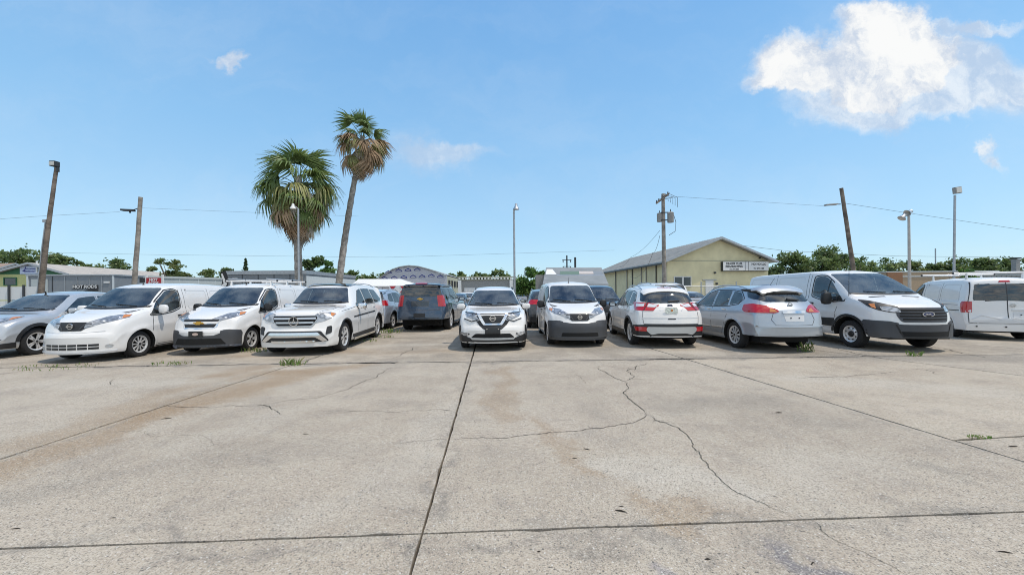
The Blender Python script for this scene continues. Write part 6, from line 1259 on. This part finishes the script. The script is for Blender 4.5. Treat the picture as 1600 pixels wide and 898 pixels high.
for k in range(n):
    for s in (-1, 1):
        x0 = -W_ / 2 + k * .09; x1 = min(max(x0 + s * zt, -W_ / 2), W_ / 2); zz2 = abs(x1 - x0); mb.tube([(x0, .02 * s, 0), (x1, .02 * s, zz2)], .004, 3, cap=False)
mb.build('wire_mesh', 'galv', r, kind='stuff', recalc=False)
# ------------------------------------------------------------------ poles, lamps, wires
def pole(name, label, base_px, top_px, top_py, y, r0, r1, m, cat, bend=0, n=12, wob=0):
    b = P(*base_px, y); t = P(top_px, top_py, y); k = (b.z) / (t.z - b.z) if False else 0
    d = (t - b) / (t.z - b.z); base = b - d * b.z; r = empty(name, (base.x, base.y, 0), label=label, cat=cat); L = t - base; pts = []
    for i in range(n + 1): u = i / n; pts.append(L * u + Vector((bend * math.sin(PI * u) + random.uniform(-wob, wob), 0, 0)))
    mb = MB(); mb.tube(pts, [r0 + (r1 - r0) * i / n for i in range(n + 1)], 12); mb.build('shaft', m, r, 60); return r, L, pts
r, L, pts = pole('floodlight_pole', 'leaning dark wooden pole with metal conduit and box floodlight on the left', (66, 457), 88.5, 262, 16, .105, .062, 'wood_pole', 'light pole', bend=-.07, wob=.008)
mb = MB(); q = [p + Vector((-.135 + .05 * i / len(pts), -.03, 0)) for i, p in enumerate(pts[1:9])]; mb.tube(q, .026, 8); mb.build('conduit', 'galv', r, 60); pbox('conduit_cap', q[-1] + Vector((-.01, 0, .05)), (.14, .1, .12), 'galv', r, .01)
h = MB(); h.box(L + Vector((-.03, -.05, .14)), (.24, .2, .22)); h = h.build('lamp_head', 'dark_metal', r, bevel=.02); pbox('lamp_glass', L + Vector((-.03, -.16, .13)), (.19, .02, .15), 'lamp_glass', h); pbox('bracket', L + Vector((.02, 0, -.05)), (.1, .1, .25), 'dark_metal', r)
r, L, pts = pole('utility_pole', 'splintered grey wooden pole with flat lamp hanging from a wire beside it', (209, 457), 220, 308, 18, .118, .082, 'pale_wood_pole', 'pole', wob=.012)
mb = MB(); mb.box(L + Vector((-.62, 0, -.62)), (.56, .2, .09), M=Matrix.Rotation(.05, 3, 'Y')); lh = mb.build('lamp_head', 'dark_metal', r, bevel=.02); mb = MB(); mb.tube([L + Vector((-.35, 0, -.6)), L + Vector((0, 0, -.5))], .02, 6); mb.build('lamp_arm', 'dark_metal', r); pbox('lamp_clip', L + Vector((-.52, 0, -.70)), (.05, .05, .1), 'dark_metal', lh)
r, L, pts = pole('utility_pole', 'leaning dark bare pole with small lamp arm above the large white van', (1333, 418), 1314.5, 294, 20, .115, .085, 'wood_pole', 'pole', wob=.006)
mb = MB(); mb.tube([L + Vector((-.05, 0, -.85)), L + Vector((-.25, 0, -.85))], .025, 6); mb.build('lamp_arm', 'dark_metal', r); mb = MB(); mb.box(L + Vector((-.55, 0, -.87)), (.62, .2, .07), M=Matrix.Rotation(-.06, 3, 'Y')); mb.build('lamp_head', 'block_grey', r, bevel=.02)
r, L, pts = pole('lamp_post', 'thin straight lamp post with small bell lamp in the middle of the picture', (804, 440), 803, 326, 22, .065, .055, 'galv', 'light pole')
mb = MB(); mb.lathe([(.001, .36), (.07, .34), (.09, .2), (.17, .06), (.19, .0), (.001, .02)], 16); o = mb.build('lamp_head', 'satin', r, 40); o.location = L + Vector((.13, 0, -.05)); mb = MB(); mb.tube([L, L + Vector((.06, 0, .05)), L + Vector((.13, 0, .05))], .03, 6); mb.build('lamp_arm', 'galv', r)
r, L, pts = pole('lamp_post', 'thin galvanized lamp post with small bell lamp in front of the shaggy palm', (467, 450), 466, 326, 19, .05, .04, 'galv', 'light pole')
mb = MB(); mb.lathe([(.001, .26), (.05, .25), (.07, .14), (.14, .03), (.15, .0), (.001, .02)], 16); o = mb.build('lamp_head', 'white_trim', r, 40); o.location = L + Vector((-.26, 0, .0)); mb = MB(); mb.tube([L, L + Vector((-.1, 0, .08)), L + Vector((-.26, 0, .18))], .022, 6); mb.build('lamp_arm', 'galv', r)
r, L, pts = pole('lamp_post', 'lamp post with two tilted bell lamps on the right', (1421, 430), 1420, 338, 22, .085, .06, mat('pole_cream', (.45, .43, .40), .7, var=.1), 'light pole')
for k, (dx, dz, rt) in enumerate(((-.42, -.12, .7), (-.10, .18, 1.1))):
    mb = MB(); mb.lathe([(.001, .30), (.10, .28), (.11, .16), (.19, .02), (.20, .0), (.001, .03)], 16); o = mb.build('lamp_head', 'satin', r, 40); o.location = L + Vector((dx, 0, dz)); o.rotation_euler = (0, rt, 0)
    mb = MB(); mb.tube([L + Vector((0, 0, -.05)), L + Vector((dx * .5, 0, .22)), L + Vector((dx + .15, 0, dz + .18))], .025, 6); mb.build('lamp_arm', 'galv', r)
r, L, pts = pole('floodlight_pole', 'tall straight mast with square floodlight on the right', (1490.5, 430), 1492, 305, 20, .055, .05, 'galv', 'light pole')
mb = MB(); mb.box(L + Vector((.05, -.06, .24)), (.34, .16, .34), M=Matrix.Rotation(-.12, 3, 'Y')); h = mb.build('lamp_head', 'block_grey', r, bevel=.02); mb = MB(); mb.box(L + Vector((.05, -.15, .24)), (.27, .02, .27), M=Matrix.Rotation(-.12, 3, 'Y')); mb.build('lamp_glass', 'lamp_glass', h)
# transformer pole
r, L, pts = pole('utility_pole', 'utility pole with slanted crossarm and two grey transformers in front of the yellow warehouse', (1038, 445), 1036, 303, 25, .15, .11, 'pale_wood_pole', 'utility pole')
f = 25 / 590
mb = MB(); c0 = L + Vector((-.1, -.15, -.35)); d_ = Vector((.5, .25, .36)); mb.tube([c0 - d_, c0 + d_], .06, 6); mb.build('crossarm', 'wood_pole', r); mb = MB(); mb.tube([c0 - d_ * .2 + Vector((0, 0, .15)), c0 + d_ * .9 + Vector((.1, 0, .1))], .03, 6); mb.build('brace', 'dark_metal', r)
for u in (-.95, -.6, .0, .45, .9): mb = MB(); p = c0 + d_ * u; mb.tube([p, p + Vector((0, 0, .18))], [.05, .035], 8); mb.build('insulator', 'dark_metal', r)
for dx, dz, s in ((.42, -1.6, 1.0), (-.20, -1.55, .85)):
    mb = MB(); mb.lathe([(.001, -.32), (.19, -.32), (.20, -.28), (.20, .28), (.21, .30), (.15, .36), (.001, .38)], 20); o = mb.build('transformer', 'block_grey', r, 40); o.location = L + Vector((dx, .1 if dx < 0 else -.15, dz)); o.scale = (s, s, s)
    mb = MB(); mb.tube([(0, 0, .36), (0, 0, .55)], [.04, .025], 8); mb.build('bushing', 'dark_metal', o)
pbox('bracket', L + Vector((.15, -.1, -1.25)), (.7, .06, .06), 'dark_metal', r); pbox('bracket', L + Vector((.15, -.1, -1.75)), (.6, .06, .06), 'dark_metal', r)
mb = MB(); p = L + Vector((.62, -.15, -1.4)); mb.tube([p, p + Vector((.15, 0, -.5)), p + Vector((.1, 0, -1.1)), p + Vector((-.3, 0, -1.35))], .018, 5)
for k in range(5): a = c0 + d_ * (-.9 + k * .42) + Vector((0, 0, .15)); b = L + Vector((.3 + .15 * k, -.1, -.5 - .1 * k)); mb.tube([a, (a + b) / 2 + Vector((.35, 0, .15)), b], .014, 4)
mb.build('jumper_wire', 'dark_metal', r); base_t = r.location.copy()
def wire(pts, y, label, rad=.0042, sag=0.0):
    q = [P(a, b, y if not hasattr(y, '__len__') else y[i]) for i, (a, b) in enumerate(pts)]; out = []
    for a, b in zip(q, q[1:]):
        n = 10
        for k in range(n): t = k / n; out.append(a.lerp(b, t) - Vector((0, 0, sag * 4 * t * (1 - t))))
    out.append(q[-1]); mb = MB(); mb.tube(out, rad, 4); o = mb.build('overhead_wire', 'dark_metal'); o['label'] = label; o['category'] = 'wire'; o['group'] = 'overhead wires'; return o
wire([(-40, 345), (60, 338), (187, 331)], (16, 16, 18), 'thin wire from the left edge past the floodlight pole to the hanging flat lamp'); wire([(221, 325), (420, 333), (560, 338)], (18, 22, 24), 'wire from the splintered pole behind both palms')
wire([(-40, 392), (250, 398), (600, 402), (960, 391)], 70, 'far faint wire low across the left half of the sky', .014); wire([(1036, 306), (1290, 322)], (25, 34), 'wire from the transformer pole to the right', .008); wire([(1316, 317), (1420, 333), (1640, 365)], (20, 22, 22), 'wire from the leaning bare pole past the twin lamp post', .008); wire([(1128, 380), (1230, 392), (1400, 400), (1660, 403)], (34, 60, 60, 60), 'faint wire from the yellow gable over the right trees', .02)
wire([(1031, 360), (985, 402), (968, 417)], (25, 36, 42), 'left service wire sagging from the transformer pole to the warehouse roof', .012, .25); wire([(1031, 368), (1020, 395), (1003, 426), (985, 432)], (25, 30, 34, 38), 'right service wire sagging from the transformer pole to the warehouse wall', .012, .3)
for px, pt, pb, y, rr_, label in ((886, 399, 440, 75, .14, 'far utility pole with short crossarms above the shelter roof'), (899, 402, 440, 80, .22, 'far dark pole right of the pole with crossarms'), (1462, 388, 440, 60, .08, 'thin far pole between the twin lamp post and the floodlight mast'), (1435, 411, 440, 60, .1, 'short pale far pole right of the twin lamp post')):
    b = P(px, pb, y); t = P(px, pt, y); r = empty('utility_pole', (b.x, y, 0), label=label, cat='pole'); mb = MB(); mb.tube([(0, 0, 0), (0, 0, t.z)], rr_, 8); mb.build('shaft', 'dark_metal' if px < 1400 else 'galv', r)
    if px == 886:
        for z, w_ in ((-.9, 1.5), (-2.2, 1.3)): pbox('crossarm', (0, 0, t.z + z), (w_ * 1.2, .12, .12), 'dark_metal', r)
        for s in (-1, 1):
            for z in (-.9, -2.2): pbox('insulator', (s * .75, 0, t.z + z - .25), (.16, .16, .5), 'dark_metal', r)
# dark columnar cypress
g = P(384, 440, 40); tp = P(384, 404, 40); r = empty('cypress_tree', (g.x, 40, 0), label='thin dark columnar cypress above the grey workshop', cat='tree'); rd = np.random.RandomState(3); mb = MB()
for i in range(1800):
    z = rd.uniform(.5, tp.z); w_ = .33 * (1 - (z / tp.z) ** 4) + .03; c = np.array([rd.normal() * w_ * .45, rd.normal() * w_ * .45, z]); e = rd.normal(size=3); e /= np.linalg.norm(e); f2 = np.cross(e, rd.normal(size=3)); f2 /= np.linalg.norm(f2); s = .11; b = len(mb.v)
    mb.v += [tuple(c - e * s), tuple(c - f2 * s * .5), tuple(c + e * s), tuple(c + f2 * s * .5)]; mb.f.append((b, b + 1, b + 2, b + 3)); mb.mi.append(0)
mb.build('crown', GREENS[3], r, recalc=False); mb = MB(); mb.tube([(0, 0, 0), (0, 0, tp.z * .8)], .07, 6); mb.build('trunk', 'bark', r)
